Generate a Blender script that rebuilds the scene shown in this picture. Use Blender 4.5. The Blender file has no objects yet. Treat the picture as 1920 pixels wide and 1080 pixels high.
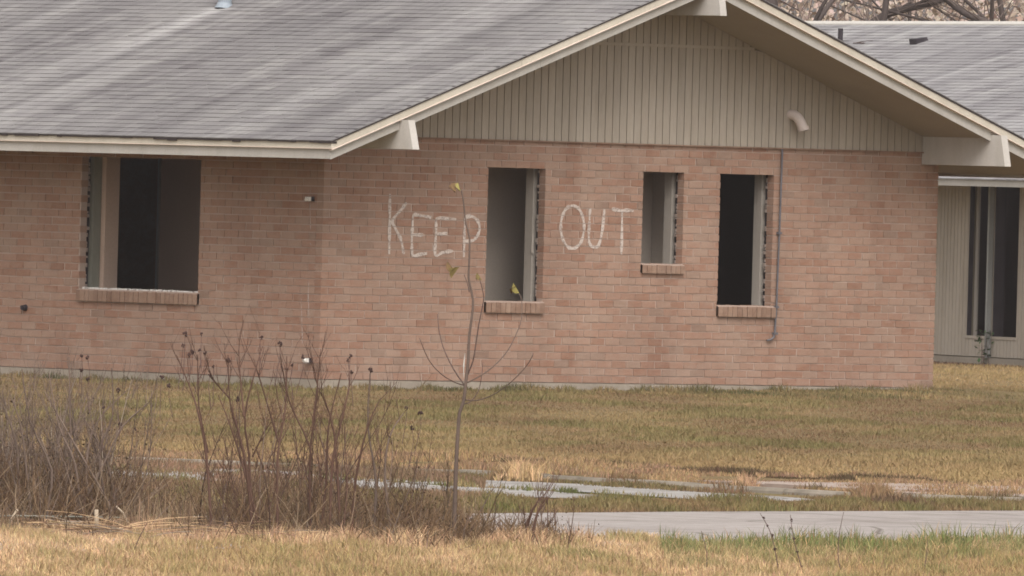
import bpy, math, random
import numpy as np
from mathutils import Vector, Matrix

random.seed(7); RNG = np.random.default_rng(11)
S = bpy.context.scene
COL = S.collection

# ------------------------------------------------------------------ camera
CAM = Vector((-102.30641511, -107.66660141, 1.98981556))
AZ, PITCH, ROLL, FPX = 0.772564113, -0.00699212174, 0.0268404430, 28229.859
Fv = Vector((math.sin(AZ)*math.cos(PITCH), math.cos(AZ)*math.cos(PITCH), math.sin(PITCH)))
R0 = Vector((math.cos(AZ), -math.sin(AZ), 0)); U0 = R0.cross(Fv)
Rv = R0*math.cos(ROLL)+U0*math.sin(ROLL); Uv = -R0*math.sin(ROLL)+U0*math.cos(ROLL)
cd = bpy.data.cameras.new('camera'); cam = bpy.data.objects.new('camera', cd); COL.objects.link(cam)
cam.matrix_world = Matrix(((Rv.x, Uv.x, -Fv.x, CAM.x), (Rv.y, Uv.y, -Fv.y, CAM.y), (Rv.z, Uv.z, -Fv.z, CAM.z), (0, 0, 0, 1)))
cd.sensor_width = 36; cd.lens = 36*FPX/1920; cd.clip_start = 1; cd.clip_end = 6000
S.camera = cam

# ------------------------------------------------------------------ sky, sun, exposure
SUN_EL, SUN_AZ = math.radians(52), math.radians(215)      # compass bearing the light comes from
w = bpy.data.worlds.new('World'); S.world = w; w.use_nodes = True
nt = w.node_tree; bg = nt.nodes['Background']
sk = nt.nodes.new('ShaderNodeTexSky'); sk.sky_type = 'NISHITA'; sk.sun_disc = False
sk.sun_elevation = SUN_EL; sk.sun_rotation = SUN_AZ; sk.air_density = 1.0; sk.dust_density = 4.0; sk.ozone_density = 1.0
hs = nt.nodes.new('ShaderNodeHueSaturation'); hs.inputs['Saturation'].default_value = 0.12
wt = nt.nodes.new('ShaderNodeMix'); wt.data_type = 'RGBA'; wt.blend_type = 'MULTIPLY'; wt.inputs['Factor'].default_value = 1
wt.inputs['B'].default_value = (1.0, 0.96, 0.943, 1)
nt.links.new(sk.outputs[0], hs.inputs['Color']); nt.links.new(hs.outputs[0], wt.inputs['A']); nt.links.new(wt.outputs['Result'], bg.inputs['Color'])
bg.inputs['Strength'].default_value = 0.15
sd = bpy.data.lights.new('sun', 'SUN'); sd.energy = 1.2; sd.angle = math.radians(40); sd.color = (1, 0.95, 0.88)
sun = bpy.data.objects.new('sun', sd); COL.objects.link(sun)
dv = Vector((math.sin(SUN_AZ)*math.cos(SUN_EL), math.cos(SUN_AZ)*math.cos(SUN_EL), math.sin(SUN_EL)))
sun.rotation_euler = dv.to_track_quat('Z', 'Y').to_euler()
S.view_settings.view_transform = 'Standard'; S.view_settings.look = 'None'
S.view_settings.gamma = 1; S.view_settings.use_curve_mapping = False; S.view_settings.exposure = 0.58
HAZE = 0.00018
S.render.engine = 'CYCLES'
S.cycles.max_bounces = 6; S.cycles.diffuse_bounces = 4; S.cycles.filter_width = 1.75

# ------------------------------------------------------------------ helpers
aD = Vector((math.sin(AZ), math.cos(AZ), 0)); rL = Vector((math.cos(AZ), -math.sin(AZ), 0))
def at(L, D, z=0.0):
    """ground frame of the street: L metres to the right, D metres away from where one stands"""
    p = CAM + rL*L + aD*D
    return Vector((p.x, p.y, z))

def lin(c): return tuple(((v/12.92) if v <= .04045 else ((v+.055)/1.055)**2.4) for v in c)
def srgb(r, g, b): return lin((r/255, g/255, b/255))

class MB:
    def __init__(s): s.v = []; s.f = []; s.c = None
    def poly(s, pts, faces):
        n = len(s.v); s.v += [tuple(p) for p in pts]; s.f += [tuple(i+n for i in f) for f in faces]
    def box(s, x0, x1, y0, y1, z0, z1, flip=False):
        s.hexa([(x0,y0,z0),(x1,y0,z0),(x1,y1,z0),(x0,y1,z0)], [(x0,y0,z1),(x1,y0,z1),(x1,y1,z1),(x0,y1,z1)])
    def hexa(s, b, t):
        s.poly(list(b)+list(t), [(3,2,1,0),(4,5,6,7),(0,1,5,4),(1,2,6,5),(2,3,7,6),(3,0,4,7)])
    def prism(s, ring0, ring1):
        n = len(ring0)
        s.poly(list(ring0)+list(ring1), [tuple(range(n))[::-1], tuple(range(n, 2*n))]+[(i,(i+1)%n,n+(i+1)%n,n+i) for i in range(n)])
    def tube(s, pts, rad, n=6, cap=True):
        pts = [Vector(p) for p in pts]
        if not hasattr(rad, '__len__'): rad = [rad]*len(pts)
        base = len(s.v); m = len(pts)
        for i, p in enumerate(pts):
            t = (pts[min(i+1, m-1)]-pts[max(i-1, 0)])
            if t.length < 1e-9: t = Vector((0,0,1))
            t.normalize()
            a = t.cross(Vector((.31,.87,.12))); a.normalize(); b = t.cross(a)
            for k in range(n):
                an = 2*math.pi*k/n
                q = p+(a*math.cos(an)+b*math.sin(an))*rad[i]; s.v.append((q.x,q.y,q.z))
        for i in range(m-1):
            for k in range(n):
                k2 = (k+1)%n
                s.f.append((base+i*n+k, base+i*n+k2, base+(i+1)*n+k2, base+(i+1)*n+k))
        if cap:
            s.f.append(tuple(base+k for k in range(n))[::-1]); s.f.append(tuple(base+(m-1)*n+k for k in range(n)))
    def mesh(s, name, mat, smooth=False):
        me = bpy.data.meshes.new(name); me.from_pydata(s.v, [], s.f); 
        if mat: me.materials.append(mat)
        if smooth: me.polygons.foreach_set('use_smooth', [True]*len(me.polygons))
        me.update(); return me
    def build(s, name, mat, parent=None, smooth=False, **k):
        return link(name, s.mesh(name, mat, smooth), parent, **k)

def link(name, data, parent=None, label=None, cat=None, kind=None, group=None, loc=None):
    o = bpy.data.objects.new(name, data); COL.objects.link(o)
    if parent: o.parent = parent
    if loc is not None: o.location = loc
    tag(o, label, cat, kind, group); return o
def tag(o, label=None, cat=None, kind=None, group=None):
    if label: o['label'] = label
    if cat: o['category'] = cat
    if kind: o['kind'] = kind
    if group: o['group'] = group
def empty(name, loc, label, cat, group=None, rz=0):
    o = link(name, None, None, label, cat, None, group, loc); o.rotation_euler[2] = rz; o.empty_display_size = .2
    return o

# ---- materials
def newmat(name, rough=.9, spec=.2):
    m = bpy.data.materials.new(name); m.use_nodes = True; n = m.node_tree
    b = n.nodes['Principled BSDF']; b.inputs['Roughness'].default_value = rough
    b.inputs['Specular IOR Level'].default_value = spec
    return m, n, b
class G:
    """tiny node-graph helper"""
    def __init__(s, nt): s.t = nt
    def n(s, kind, **kw):
        x = s.t.nodes.new('ShaderNode'+kind)
        for k, v in kw.items():
            if k.startswith('_'): setattr(x, k[1:], v)
        return x
    def L(s, a, b): s.t.links.new(a, b)
    def coord(s, obj=None, scale=(1,1,1), rot=(0,0,0)):
        c = s.n('TexCoord')
        if obj is not None: c.object = obj
        m = s.n('Mapping'); m.inputs['Scale'].default_value = scale; m.inputs['Rotation'].default_value = rot
        if obj is None:
            g = s.n('NewGeometry'); s.L(g.outputs['Position'], m.inputs['Vector'])
        else: s.L(c.outputs['Object'], m.inputs['Vector'])
        return m.outputs[0]
    def noise(s, vec, scale, detail=4, rough=.6):
        x = s.n('TexNoise'); x.inputs['Scale'].default_value = scale; x.inputs['Detail'].default_value = detail; x.inputs['Roughness'].default_value = rough
        s.L(vec, x.inputs['Vector']); return x.outputs['Fac']
    def ramp(s, fac, stops, const=False):
        x = s.n('ValToRGB'); r = x.color_ramp
        if const: r.interpolation = 'CONSTANT'
        while len(r.elements) < len(stops): r.elements.new(.5)
        for e, (p, c) in zip(r.elements, stops): e.position = p; e.color = (*c, 1) if len(c) == 3 else c
        s.L(fac, x.inputs[0]); return x.outputs[0]
    def mix(s, fac, a, b, mode='MIX'):
        x = s.n('Mix'); x.data_type = 'RGBA'; x.blend_type = mode
        for val, sock in ((fac, x.inputs['Factor']), (a, x.inputs['A']), (b, x.inputs['B'])):
            if isinstance(val, (int, float)): sock.default_value = val
            elif isinstance(val, tuple): sock.default_value = (*val, 1)
            else: s.L(val, sock)
        return x.outputs['Result']
    def math(s, op, a, b=0):
        x = s.n('Math'); x.operation = op
        for val, sock in ((a, x.inputs[0]), (b, x.inputs[1])):
            if isinstance(val, (int, float)): sock.default_value = val
            else: s.L(val, sock)
        return x.outputs[0]
    def bump(s, h, strength, dist, b):
        x = s.n('Bump'); x.inputs['Strength'].default_value = strength; x.inputs['Distance'].default_value = dist
        s.L(h, x.inputs['Height']); s.L(x.outputs[0], b.inputs['Normal'])

def plain(name, c, var=.12, scale=3, rough=.85, grain=60, bump=.003, stretch=(1,1,1), tone=0):
    m, t, b = newmat(name, rough); g = G(t)
    v = g.coord(scale=stretch); n1 = g.noise(v, scale, 5); n2 = g.noise(v, grain, 3)
    lo = tuple(x*(1-var) for x in c); hi = tuple(min(1, x*(1+var)) for x in c)
    col = g.ramp(n1, [(.3, lo), (.7, hi)])
    col = g.mix(.25, col, g.ramp(n2, [(.3, tuple(x*.75 for x in c)), (.7, tuple(min(1, x*1.2) for x in c))]))
    if tone:
        oi = g.n('ObjectInfo'); n5 = g.noise(g.coord(scale=(2.5,2.5,.5)), 1.6, 6, .7)
        col = g.mix(1.0, col, g.ramp(oi.outputs['Random'], [(0, (1-tone,1-tone,1-tone*1.1)), (1, (1+tone*.5,)*3)]), 'MULTIPLY')
        col = g.mix(.6, col, g.ramp(n5, [(.30, (.80,.78,.74)), (.55, (1,1,1))]), 'MULTIPLY')
    g.L(col, b.inputs['Base Color']); g.bump(n2, .4, bump, b); return m

def brickmat(name, stops, rough=.95):
    m, t, b = newmat(name, rough, .1); g = G(t)
    geo = g.n('NewGeometry'); oi = g.n('ObjectInfo')
    rnd = g.math('FRACT', g.math('ADD', geo.outputs['Random Per Island'], g.math('MULTIPLY', oi.outputs['Random'], 7.31)))
    v = g.coord()
    col = g.ramp(rnd, stops)
    n1 = g.noise(v, .9, 4); n2 = g.noise(v, 45, 4); n3 = g.noise(g.coord(scale=(1,1,2.2)), 9, 4)
    col = g.mix(g.math('MULTIPLY', g.ramp(n3, [(.42, (0,0,0)), (.75, (1,1,1))]), .55), col, MORTAR_C)
    col = g.mix(.35, col, g.ramp(n2, [(.3, (.55,.55,.55)), (.7, (1,1,1))]), 'MULTIPLY')
    n4 = g.noise(g.coord(scale=(1.6,1.6,.35)), 1.4, 5, .65); n5 = g.noise(v, 2.3, 5, .7)
    col = g.mix(g.math('MULTIPLY', g.ramp(n5, [(.50, (0,0,0)), (.72, (1,1,1))]), .5), col, (.39,.295,.232))
    col = g.mix(.75, col, g.ramp(n1, [(.3, (.80,.77,.76)), (.62, (1,1,1))]), 'MULTIPLY')
    col = g.mix(.7, col, g.ramp(n4, [(.30, (.74,.71,.70)), (.50, (1,1,1))]), 'MULTIPLY')
    g.L(col, b.inputs['Base Color']); g.bump(n2, .5, .004, b); return m
MORTAR_C = (.385, .283, .222)
M = {}
M['mortar'] = plain('mortar', (.41,.315,.262), .12, 2, grain=50)
M['brick'] = brickmat('brick', [(0,(.315,.178,.122)), (.15,(.350,.205,.146)), (.4,(.372,.229,.167)), (.65,(.378,.246,.184)), (.9,(.380,.260,.198)), (.97,(.335,.230,.175)), (1,(.29,.195,.148))])
M['sill_brick'] = brickmat('sill_brick', [(0,(.25,.155,.11)), (.5,(.33,.22,.16)), (1,(.28,.18,.13))])
M['rubble'] = plain('crumbled_mortar', (.30,.25,.22), .3, 20)
M['wingpost'] = plain('weathered_post', (.27,.275,.26), .08, 4)
M['fixgrey'] = plain('dirty_white', (.5,.48,.44), .1, 6)
M['dark_edge'] = plain('shingle_edge', (.045,.037,.038), .25, 9)
M['siding'] = plain('painted_siding', (.385,.34,.285), .07, 1.3, grain=30, stretch=(3,3,.4), tone=.07)
M['siding_back'] = plain('siding_groove', (.19,.17,.125), .1)
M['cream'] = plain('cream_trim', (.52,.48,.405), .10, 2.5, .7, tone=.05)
M['lit_lip'] = plain('lit_trim_lip', (.68,.575,.50), .06, 2.5, .7)  # paler than the cream trim: the lip's highlight is put into its colour
M['greywhite'] = plain('greywhite_board', (.44,.42,.385), .08, 2.0, .7, tone=.05)
M['beam'] = plain('painted_beam', (.50,.475,.44), .06, 3, .7, tone=.05)
M['soffit'] = plain('soffit_board', (.33,.29,.24), .08, 1.5)
M['concrete'] = plain('old_concrete', (.31,.27,.22), .2, 1.7, grain=25, tone=.1)
M['slab'] = plain('sidewalk_concrete', (.34,.275,.235), .16, 1.2, grain=25, tone=.12)
M['kerbc'] = plain('kerb_concrete', (.235,.205,.165), .28, 4, grain=22, tone=.2)
M['drywall'] = plain('interior_drywall', (.42,.37,.32), .08, 1)
M['drywall2'] = plain('interior_brown_wall', (.52,.39,.31), .08, 1)
M['darkroom'] = plain('unlit_interior', (.07,.058,.055), .1, 1)  # near-black colour carries the darkness of the unlit rooms
M['frame'] = plain('window_board', (.33,.30,.265), .1, 5, stretch=(1,1,.2))
M['framegreen'] = plain('pale_green_board', (.23,.23,.19), .1, 5, stretch=(1,1,.2))
M['metal'] = plain('dull_metal', (.12,.115,.125), .15, 5, .5)
M['pvc'] = plain('pvc', (.62,.54,.50), .06, 4, .5)
M['white'] = plain('white_paint', (.68,.66,.62), .06, 4, .6)
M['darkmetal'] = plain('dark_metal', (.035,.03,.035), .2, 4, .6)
M['ventmetal'] = plain('galvanised_vent', (.27,.31,.35), .15, 6, .5)

def shinglemat(name, ref, down, vent=None, gain=1.0):
    """down: axis index in ref's frame that runs up the slope"""
    m, t, b = newmat(name, .95, .15); g = G(t)
    geo = g.n('NewGeometry'); oi = g.n('ObjectInfo')
    rnd = g.math('FRACT', g.math('ADD', geo.outputs['Random Per Island'], g.math('MULTIPLY', oi.outputs['Random'], 5.17)))
    sc = (.10, .9, .10)
    v = g.coord(ref, sc); v2 = g.coord(ref, (.5, 5, .5)); v3 = g.coord(ref)
    n1 = g.noise(v, 1.3, 4, .6); n2 = g.noise(v2, 1.2, 3); n3 = g.noise(v3, 90, 3); n4 = g.noise(v3, .6, 3)
    col = g.ramp(n1, [(.36, (.145,.138,.140)), (.46, (.182,.176,.176)), (.55, (.225,.219,.215)), (.66, (.285,.28,.274))])
    col = g.mix(.35, col, g.ramp(n2, [(.35, (.155,.147,.15)), (.65, (.31,.302,.295))]))
    col = g.mix(.45, col, g.ramp(n4, [(.35, (.80,.79,.80)), (.65, (1.08,1.07,1.06))]), 'MULTIPLY')
    col = g.mix(.8, col, g.ramp(rnd, [(0, (.74,.72,.74)), (.12, (.92,.91,.92)), (.7, (1.0,1.0,1.0)), (1, (1.12,1.12,1.1))]), 'MULTIPLY')
    col = g.mix(.4, col, g.ramp(n3, [(.3, (.6,.6,.6)), (.7, (1.15,1.15,1.15))]), 'MULTIPLY')
    if vent is not None:      # pale wash running down the slope below the galvanised vent pipe
        sx = g.n('SeparateXYZ'); g.L(g.coord(ref), sx.inputs[0])
        wob = g.math('MULTIPLY', g.math('SUBTRACT', g.noise(v3, 2.5, 3), .5), .5)
        dy = g.math('ABSOLUTE', g.math('SUBTRACT', g.math('ADD', sx.outputs[1], wob), vent[1]))
        mk = g.ramp(dy, [(0.0, (1,1,1)), (.28, (0,0,0))])
        mx = g.ramp(g.math('DIVIDE', sx.outputs[0], vent[0]), [(.15, (0,0,0)), (.6, (.6,.6,.6)), (.98, (1,1,1)), (1.0, (0,0,0))])
        f = g.math('MULTIPLY', g.math('MULTIPLY', mk, mx), .75)
        col = g.mix(f, col, (.44,.43,.42))
    if gain != 1.0: col = g.mix(1.0, col, (gain*.985, gain, gain*1.02), 'MULTIPLY')
    g.L(col, b.inputs['Base Color']); g.bump(n3, .5, .003, b); return m

def vcmat(name, rough=.95, trans=0.0):
    m, t, b = newmat(name, rough, .08); g = G(t)
    a = g.n('VertexColor'); a.layer_name = 'Col'
    g.L(a.outputs['Color'], b.inputs['Base Color']); return m
M['grass'] = vcmat('dry_grass'); M['twig'] = vcmat('twig_bark')

# measured strokes, stems and stalks (wall metres or street-frame metres)
LETTERS=[('K', [[(0.905, 1.847), (0.908, 1.707), (0.91, 1.583), (0.912, 1.407), (0.915, 1.249)], [(1.136, 1.764), (1.053, 1.683), (0.947, 1.584), (0.986, 1.514), (1.063, 1.41), (1.095, 1.331), (1.113, 1.252)]]), ('E', [[(1.481, 1.623), (1.347, 1.638), (1.237, 1.641), (1.228, 1.545), (1.221, 1.444), (1.225, 1.331), (1.24, 1.241), (1.33, 1.252), (1.439, 1.267)], [(1.221, 1.449), (1.299, 1.447), (1.377, 1.45)]]), ('E', [[(1.826, 1.612), (1.677, 1.615), (1.555, 1.614), (1.552, 1.528), (1.551, 1.427), (1.552, 1.252), (1.658, 1.279), (1.791, 1.295)], [(1.549, 1.472), (1.604, 1.461), (1.706, 1.469)]]), ('P', [[(1.95, 1.639), (1.946, 1.535), (1.945, 1.433), (1.946, 1.235)], [(1.947, 1.635), (2.038, 1.644), (2.118, 1.606), (2.152, 1.539), (2.131, 1.459), (2.062, 1.401), (1.956, 1.397)]]), ('O', [[(3.441, 1.777), (3.498, 1.765), (3.549, 1.729), (3.588, 1.672), (3.61, 1.602), (3.613, 1.527), (3.596, 1.456), (3.562, 1.398), (3.513, 1.36), (3.457, 1.346), (3.401, 1.358), (3.35, 1.395), (3.311, 1.452), (3.289, 1.522), (3.286, 1.596), (3.303, 1.667), (3.337, 1.725), (3.385, 1.763), (3.441, 1.777)]]), ('U', [[(3.69, 1.757), (3.687, 1.632), (3.681, 1.525), (3.69, 1.418), (3.737, 1.369), (3.812, 1.375), (3.854, 1.456), (3.879, 1.599), (3.893, 1.752)]]), ('T', [[(3.998, 1.753), (4.124, 1.738), (4.212, 1.743), (4.305, 1.741)], [(4.142, 1.738), (4.147, 1.55), (4.146, 1.3)]])]
DRIPS=[[(0.181, 1.687), (0.165, 1.476)], [(0.168, 1.345), (0.151, 1.319)], [(0.168, 0.949), (0.172, 0.855), (0.153, 0.581)], [(0.269, 0.789), (0.236, 0.342)]]
TRUNK=[(-0.295, -0.113), (-0.293, 0.024), (-0.293, 0.161), (-0.291, 0.405), (-0.286, 0.558), (-0.281, 0.662), (-0.258, 0.737), (-0.251, 0.824), (-0.244, 0.899), (-0.239, 0.973), (-0.237, 1.104), (-0.227, 1.197), (-0.22, 1.309), (-0.246, 1.418), (-0.25, 1.47), (-0.248, 1.568), (-0.25, 1.665), (-0.265, 1.723), (-0.276, 1.761), (-0.288, 1.858), (-0.299, 1.917), (-0.303, 1.939)]
BRANCHES=[[(-0.251, 0.818), (-0.325, 0.921), (-0.384, 1.038), (-0.412, 1.143), (-0.422, 1.226)], [(-0.254, 0.824), (-0.317, 0.844), (-0.392, 0.889), (-0.463, 0.967), (-0.519, 1.09)], [(-0.24, 0.886), (-0.211, 0.968), (-0.198, 1.061), (-0.183, 1.18), (-0.161, 1.311), (-0.167, 1.369), (-0.187, 1.441)], [(-0.242, 0.84), (-0.156, 0.889), (-0.077, 0.953), (-0.011, 1.035), (0.036, 1.136), (0.059, 1.211), (0.057, 1.317), (0.037, 1.365)], [(-0.252, 0.743), (-0.183, 0.742), (-0.097, 0.775), (-0.018, 0.83), (0.054, 0.901), (0.108, 0.97), (0.132, 1.024)], [(-0.26, 0.718), (-0.22, 0.732), (-0.179, 0.789), (-0.162, 0.864), (-0.155, 0.957)], [(-0.244, 1.36), (-0.253, 1.399), (-0.275, 1.456)]]
LEAVES=[(-0.338, 1.955), (-0.317, 1.959), (-0.35, 1.501), (-0.328, 1.468), (-0.188, 1.45), (0.024, 1.389), (0.009, 1.377)]
STEMS=[[(-1.441, -0.09), (-1.471, 0.246), (-1.481, 0.398), (-1.509, 0.618), (-1.454, 0.882), (-1.421, 1.012)], [(-1.441, -0.075), (-1.488, 0.313), (-1.547, 0.55), (-1.593, 0.701), (-1.61, 0.964)], [(-1.673, -0.096), (-1.719, 0.377), (-1.768, 0.611), (-1.818, 0.756), (-1.906, 0.956)], [(-1.593, 0.701), (-1.722, 0.836)], [(-1.509, 0.618), (-1.535, 0.822), (-1.549, 0.993)], [(-1.3, -0.086), (-1.31, 0.275), (-1.308, 0.446), (-1.277, 0.658), (-1.276, 0.964)], [(-1.315, 0.464), (-1.425, 0.801), (-1.454, 0.882)], [(-1.114, -0.081), (-1.133, 0.289), (-1.137, 0.451), (-1.26, 0.701), (-1.319, 0.972)], [(-1.136, 0.408), (-1.112, 0.653), (-1.103, 0.791), (-1.158, 1.004)], [(-1.125, 0.579), (-1.103, 0.791), (-1.091, 1.005)], [(-0.94, -0.046), (-0.992, 0.531), (-1.075, 0.767)], [(-1.001, -0.063), (-0.997, 0.369), (-0.938, 0.667), (-0.909, 0.839)], [(-1.465, 0.374), (-1.376, 0.579)], [(-1.398, -0.089), (-1.44, 0.094), (-1.533, 0.397), (-1.599, 0.579), (-1.664, 0.73)], [(-0.757, -0.056), (-0.75, 0.265), (-0.804, 0.57), (-0.8, 0.876)], [(-0.649, -0.069), (-0.698, 0.267), (-0.68, 0.512), (-0.592, 0.667)], [(-0.879, -0.059), (-0.863, 0.262), (-0.804, 0.57), (-0.732, 0.74)], [(-1.717, 0.392), (-1.779, 0.666), (-1.793, 0.956)], [(-1.062, -0.08), (-1.034, 0.258), (-1.03, 0.564), (-0.965, 0.871)]]
HEADS=[(-1.866, 1.07), (-1.772, 1.073), (-1.874, 1.006), (-1.824, 0.97), (-1.781, 0.981), (-1.75, 0.969), (-1.839, 0.949), (-1.699, 0.888), (-1.615, 0.927), (-1.719, 0.842), (-1.429, 1.064), (-1.321, 1.03), (-1.277, 0.887), (-1.247, 0.909), (-1.305, 0.893), (-1.187, 0.96), (-0.916, 0.97), (-0.927, 0.946), (-0.907, 0.879), (-1.557, 0.708), (-0.797, 0.894), (-1.994, 0.819), (-1.95, 0.777), (-0.587, 0.682), (-0.506, 0.651), (-0.55, 0.567)]
LEFTSTEMS=[[(-2.3, 0.02), (-2.301, 0.076), (-2.531, 0.453), (-2.689, 0.711)], [(-2.467, 0.016), (-2.505, 0.293), (-2.603, 0.507), (-2.673, 0.814)], [(-2.589, -0.018), (-2.537, 0.323), (-2.547, 0.694), (-2.558, 0.91)], [(-2.313, 0.051), (-2.368, 0.358), (-2.296, 0.577), (-2.31, 0.855)], [(-2.744, -0.023), (-2.782, 0.255), (-2.82, 0.501), (-2.886, 0.685)], [(-2.374, 0.018), (-2.441, 0.202), (-2.403, 0.512), (-2.208, 0.734)], [(-2.652, 0.011), (-2.628, 0.259), (-2.759, 0.533), (-2.816, 0.841)], [(-2.467, 0.031), (-2.35, 0.266), (-2.233, 0.517), (-2.082, 0.66)], [(-2.853, 0.005), (-2.846, 0.346), (-2.914, 0.56), (-2.946, 0.621)], [(-2.498, 0.03), (-2.716, 0.318)], [(-2.266, 0.037), (-2.336, 0.328), (-2.481, 0.572)]]
LEFTHEADS=[(-2.481, 0.915), (-2.447, 0.91), (-2.482, 0.841), (-2.438, 0.783), (-2.344, 0.622), (-2.263, 0.726), (-2.155, 0.506), (-2.249, 0.532)]
WEEDS=[[(1.392, 0.216), (1.459, 0.095), (1.509, -0.125)], [(1.558, 0.212), (1.58, 0.081), (1.644, -0.128)], [(1.85, 0.235), (1.828, 0.102), (1.828, -0.029), (1.86, -0.122)], [(1.073, 0.111), (1.105, -0.005)], [(1.004, -0.037), (1.024, -0.124)], [(2.317, 0.042), (2.298, -0.104)], [(2.316, 0.101), (2.295, -0.099)], [(0.112, -0.046), (0.152, 0.101), (0.203, 0.184)], [(0.155, -0.016), (0.187, 0.117), (0.237, 0.197)], [(-2.063, -0.163), (-2.014, -0.03), (-1.964, 0.074)]]
WINGPTS={'pipe': (4.612668959216126, -13.453082172349216), 'box': (4.628293437031186, -10.975816343285608), 'twig': (4.500869671930177, -12.771582992078246), 'twig2': (4.482701258007432, -12.045460758628664)}

# ================================================================== ground, roads
GZ = -0.10
def gz(L, D):      # gentle fall of the lawn at the wall foot
    return GZ
def sheet(name, LDs, z, mat, kind='structure'):
    b = MB(); b.poly([at(l, d, z) for l, d in LDs], [tuple(range(len(LDs)))]); return b.build(name, mat, kind=kind)

def groundmat():
    m, t, b = newmat('ground_soil', 1, .05); g = G(t); v = g.coord()
    n1 = g.noise(v, .45, 5); n2 = g.noise(v, 4, 5); n3 = g.noise(v, 40, 4)
    col = g.ramp(n1, [(.35, (.155,.115,.062)), (.5, (.20,.15,.078)), (.65, (.14,.135,.06))])
    col = g.mix(.5, col, g.ramp(n2, [(.35, (.12,.085,.05)), (.65, (.24,.18,.095))]))
    col = g.mix(.4, col, g.ramp(n3, [(.3, (.6,.6,.6)), (.7, (1.2,1.2,1.2))]), 'MULTIPLY')
    g.L(col, b.inputs['Base Color']); g.bump(n3, .6, .02, b); return m
def roadmat(name, c0, c1):
    m, t, b = newmat(name, .95, .1); g = G(t); v = g.coord()
    n1 = g.noise(v, .7, 5); n2 = g.noise(v, 8, 5); n3 = g.noise(v, 130, 2)
    col = g.ramp(n1, [(.35, c0), (.65, c1)])
    col = g.mix(.45, col, g.ramp(n2, [(.32, tuple(x*.72 for x in c0)), (.68, tuple(x*1.15 for x in c1))]))
    col = g.mix(.5, col, g.ramp(n3, [(.35, (.72,.72,.72)), (.65, (1.15,1.15,1.15))]), 'MULTIPLY')
    n4 = g.noise(g.coord(rot=(0,0,AZ), scale=(.5,.5,1)), 2.2, 6, .7)
    col = g.mix(.7, col, g.ramp(n4, [(.34, (.72,.69,.66)), (.5, (1,1,1)), (.7, (1.08,1.07,1.06))]), 'MULTIPLY')
    vo = g.n('TexVoronoi'); vo.feature = 'DISTANCE_TO_EDGE'; vo.inputs['Scale'].default_value = .55; g.L(g.mix(.25, v, g.n('TexNoise').outputs['Color']), vo.inputs['Vector'])
    col = g.mix(1.0, col, g.ramp(vo.outputs['Distance'], [(0, (.45,.43,.40)), (.012, (1,1,1))]), 'MULTIPLY')
    g.L(col, b.inputs['Base Color']); g.bump(n3, .5, .004, b); return m
M['soil'] = groundmat()
M['road'] = roadmat('worn_asphalt', (.30,.27,.25), (.355,.325,.305))
M['road2'] = roadmat('old_side_street', (.27,.255,.24), (.37,.355,.335))

b = MB(); b.poly([(-900,-900,GZ),(900,-900,GZ),(900,900,GZ),(-900,900,GZ)], [(0,1,2,3)]); b.build('ground', M['soil'], kind='structure')
sheet('road', [(-12,76.5),(-3.0,81.8),(-1.4,84.2),(-.15,86.2),(1.12,87.8),(3.2,90.8),(12,103), (12,113),(3.44,99.9),(1.2,96.84),(-.82,93.6),(-3.02,90.06),(-12,76.6)], GZ+.006, M['road'])
sheet('side_street', [(-9,112),(-4,108.6),(-1.78,106.84),(-.94,105.86),(-.19,105.18),(.56,104.68),(1.28,103.47),(1.99,101.93),(2.19,101.16),(1.96,100.71),(1.25,100.64),(.54,101.97),(-.18,102.79),(-.92,104.0),(-1.75,104.94),(-4,106.5),(-9,110)], GZ+.008, M['road2'])
sheet('driveway_strip', [(-9,109),(-4,106),(-1.67,104.85),(-.92,103.63),(-.33,102.6),(.18,102.03),(.82,100.43),(.82,99.76),(.18,99.62),(-.32,100.16),(-.89,100.97),(-1.63,102.13),(-4,103.5),(-9,106)], GZ+.012, M['road2'])

def pathfollow(pts, u):
    """points + normals along a polyline at even steps"""
    out = []
    for i in range(len(pts)-1):
        p, q = Vector(pts[i]), Vector(pts[i+1]); n = max(1, int((q-p).length/u))
        for k in range(n): out.append(p.lerp(q, k/n))
    out.append(Vector(pts[-1])); return out
KP = [(-6,110.2),(-1.13,107.2),(-.38,106.9),(.18,106.1),(1.21,104.4),(1.9,103.4),(2.44,102.5),(3.51,102.3),(9,102.6)]
kerb = link('kerb', None, None, 'long weathered concrete kerb between the lawn and the side street', None, 'structure')
kerb_pts = pathfollow(KP, .9)
for i in range(len(kerb_pts)-1):
    p, q = kerb_pts[i], kerb_pts[i+1]
    if 2.42 < (p.x+q.x)/2 < 2.62: continue
    d = (q-p); n = Vector((-d.y, d.x)).normalized(); d2 = d.normalized()*.006
    p = p+d2; q = q-d2; b = MB(); h = .045+random.uniform(-.008,.006)
    ring = lambda c, hh: [at(c.x-n.x*.02, c.y-n.y*.02, GZ-.05), at(c.x+n.x*0, c.y+n.y*0, GZ+hh-.02), at(c.x+n.x*.02, c.y+n.y*.02, GZ+hh), at(c.x+n.x*.16, c.y+n.y*.16, GZ+hh), at(c.x+n.x*.16, c.y+n.y*.16, GZ-.05)]
    b.prism(ring(p, h), ring(q, h)); b.build('kerb_stone', M['kerbc'], kerb)
walk = link('sidewalk', None, None, 'narrow concrete sidewalk half buried in dead grass behind the kerb', None, 'structure')
K2 = [Vector(p) for p in kerb_pts]
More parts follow.
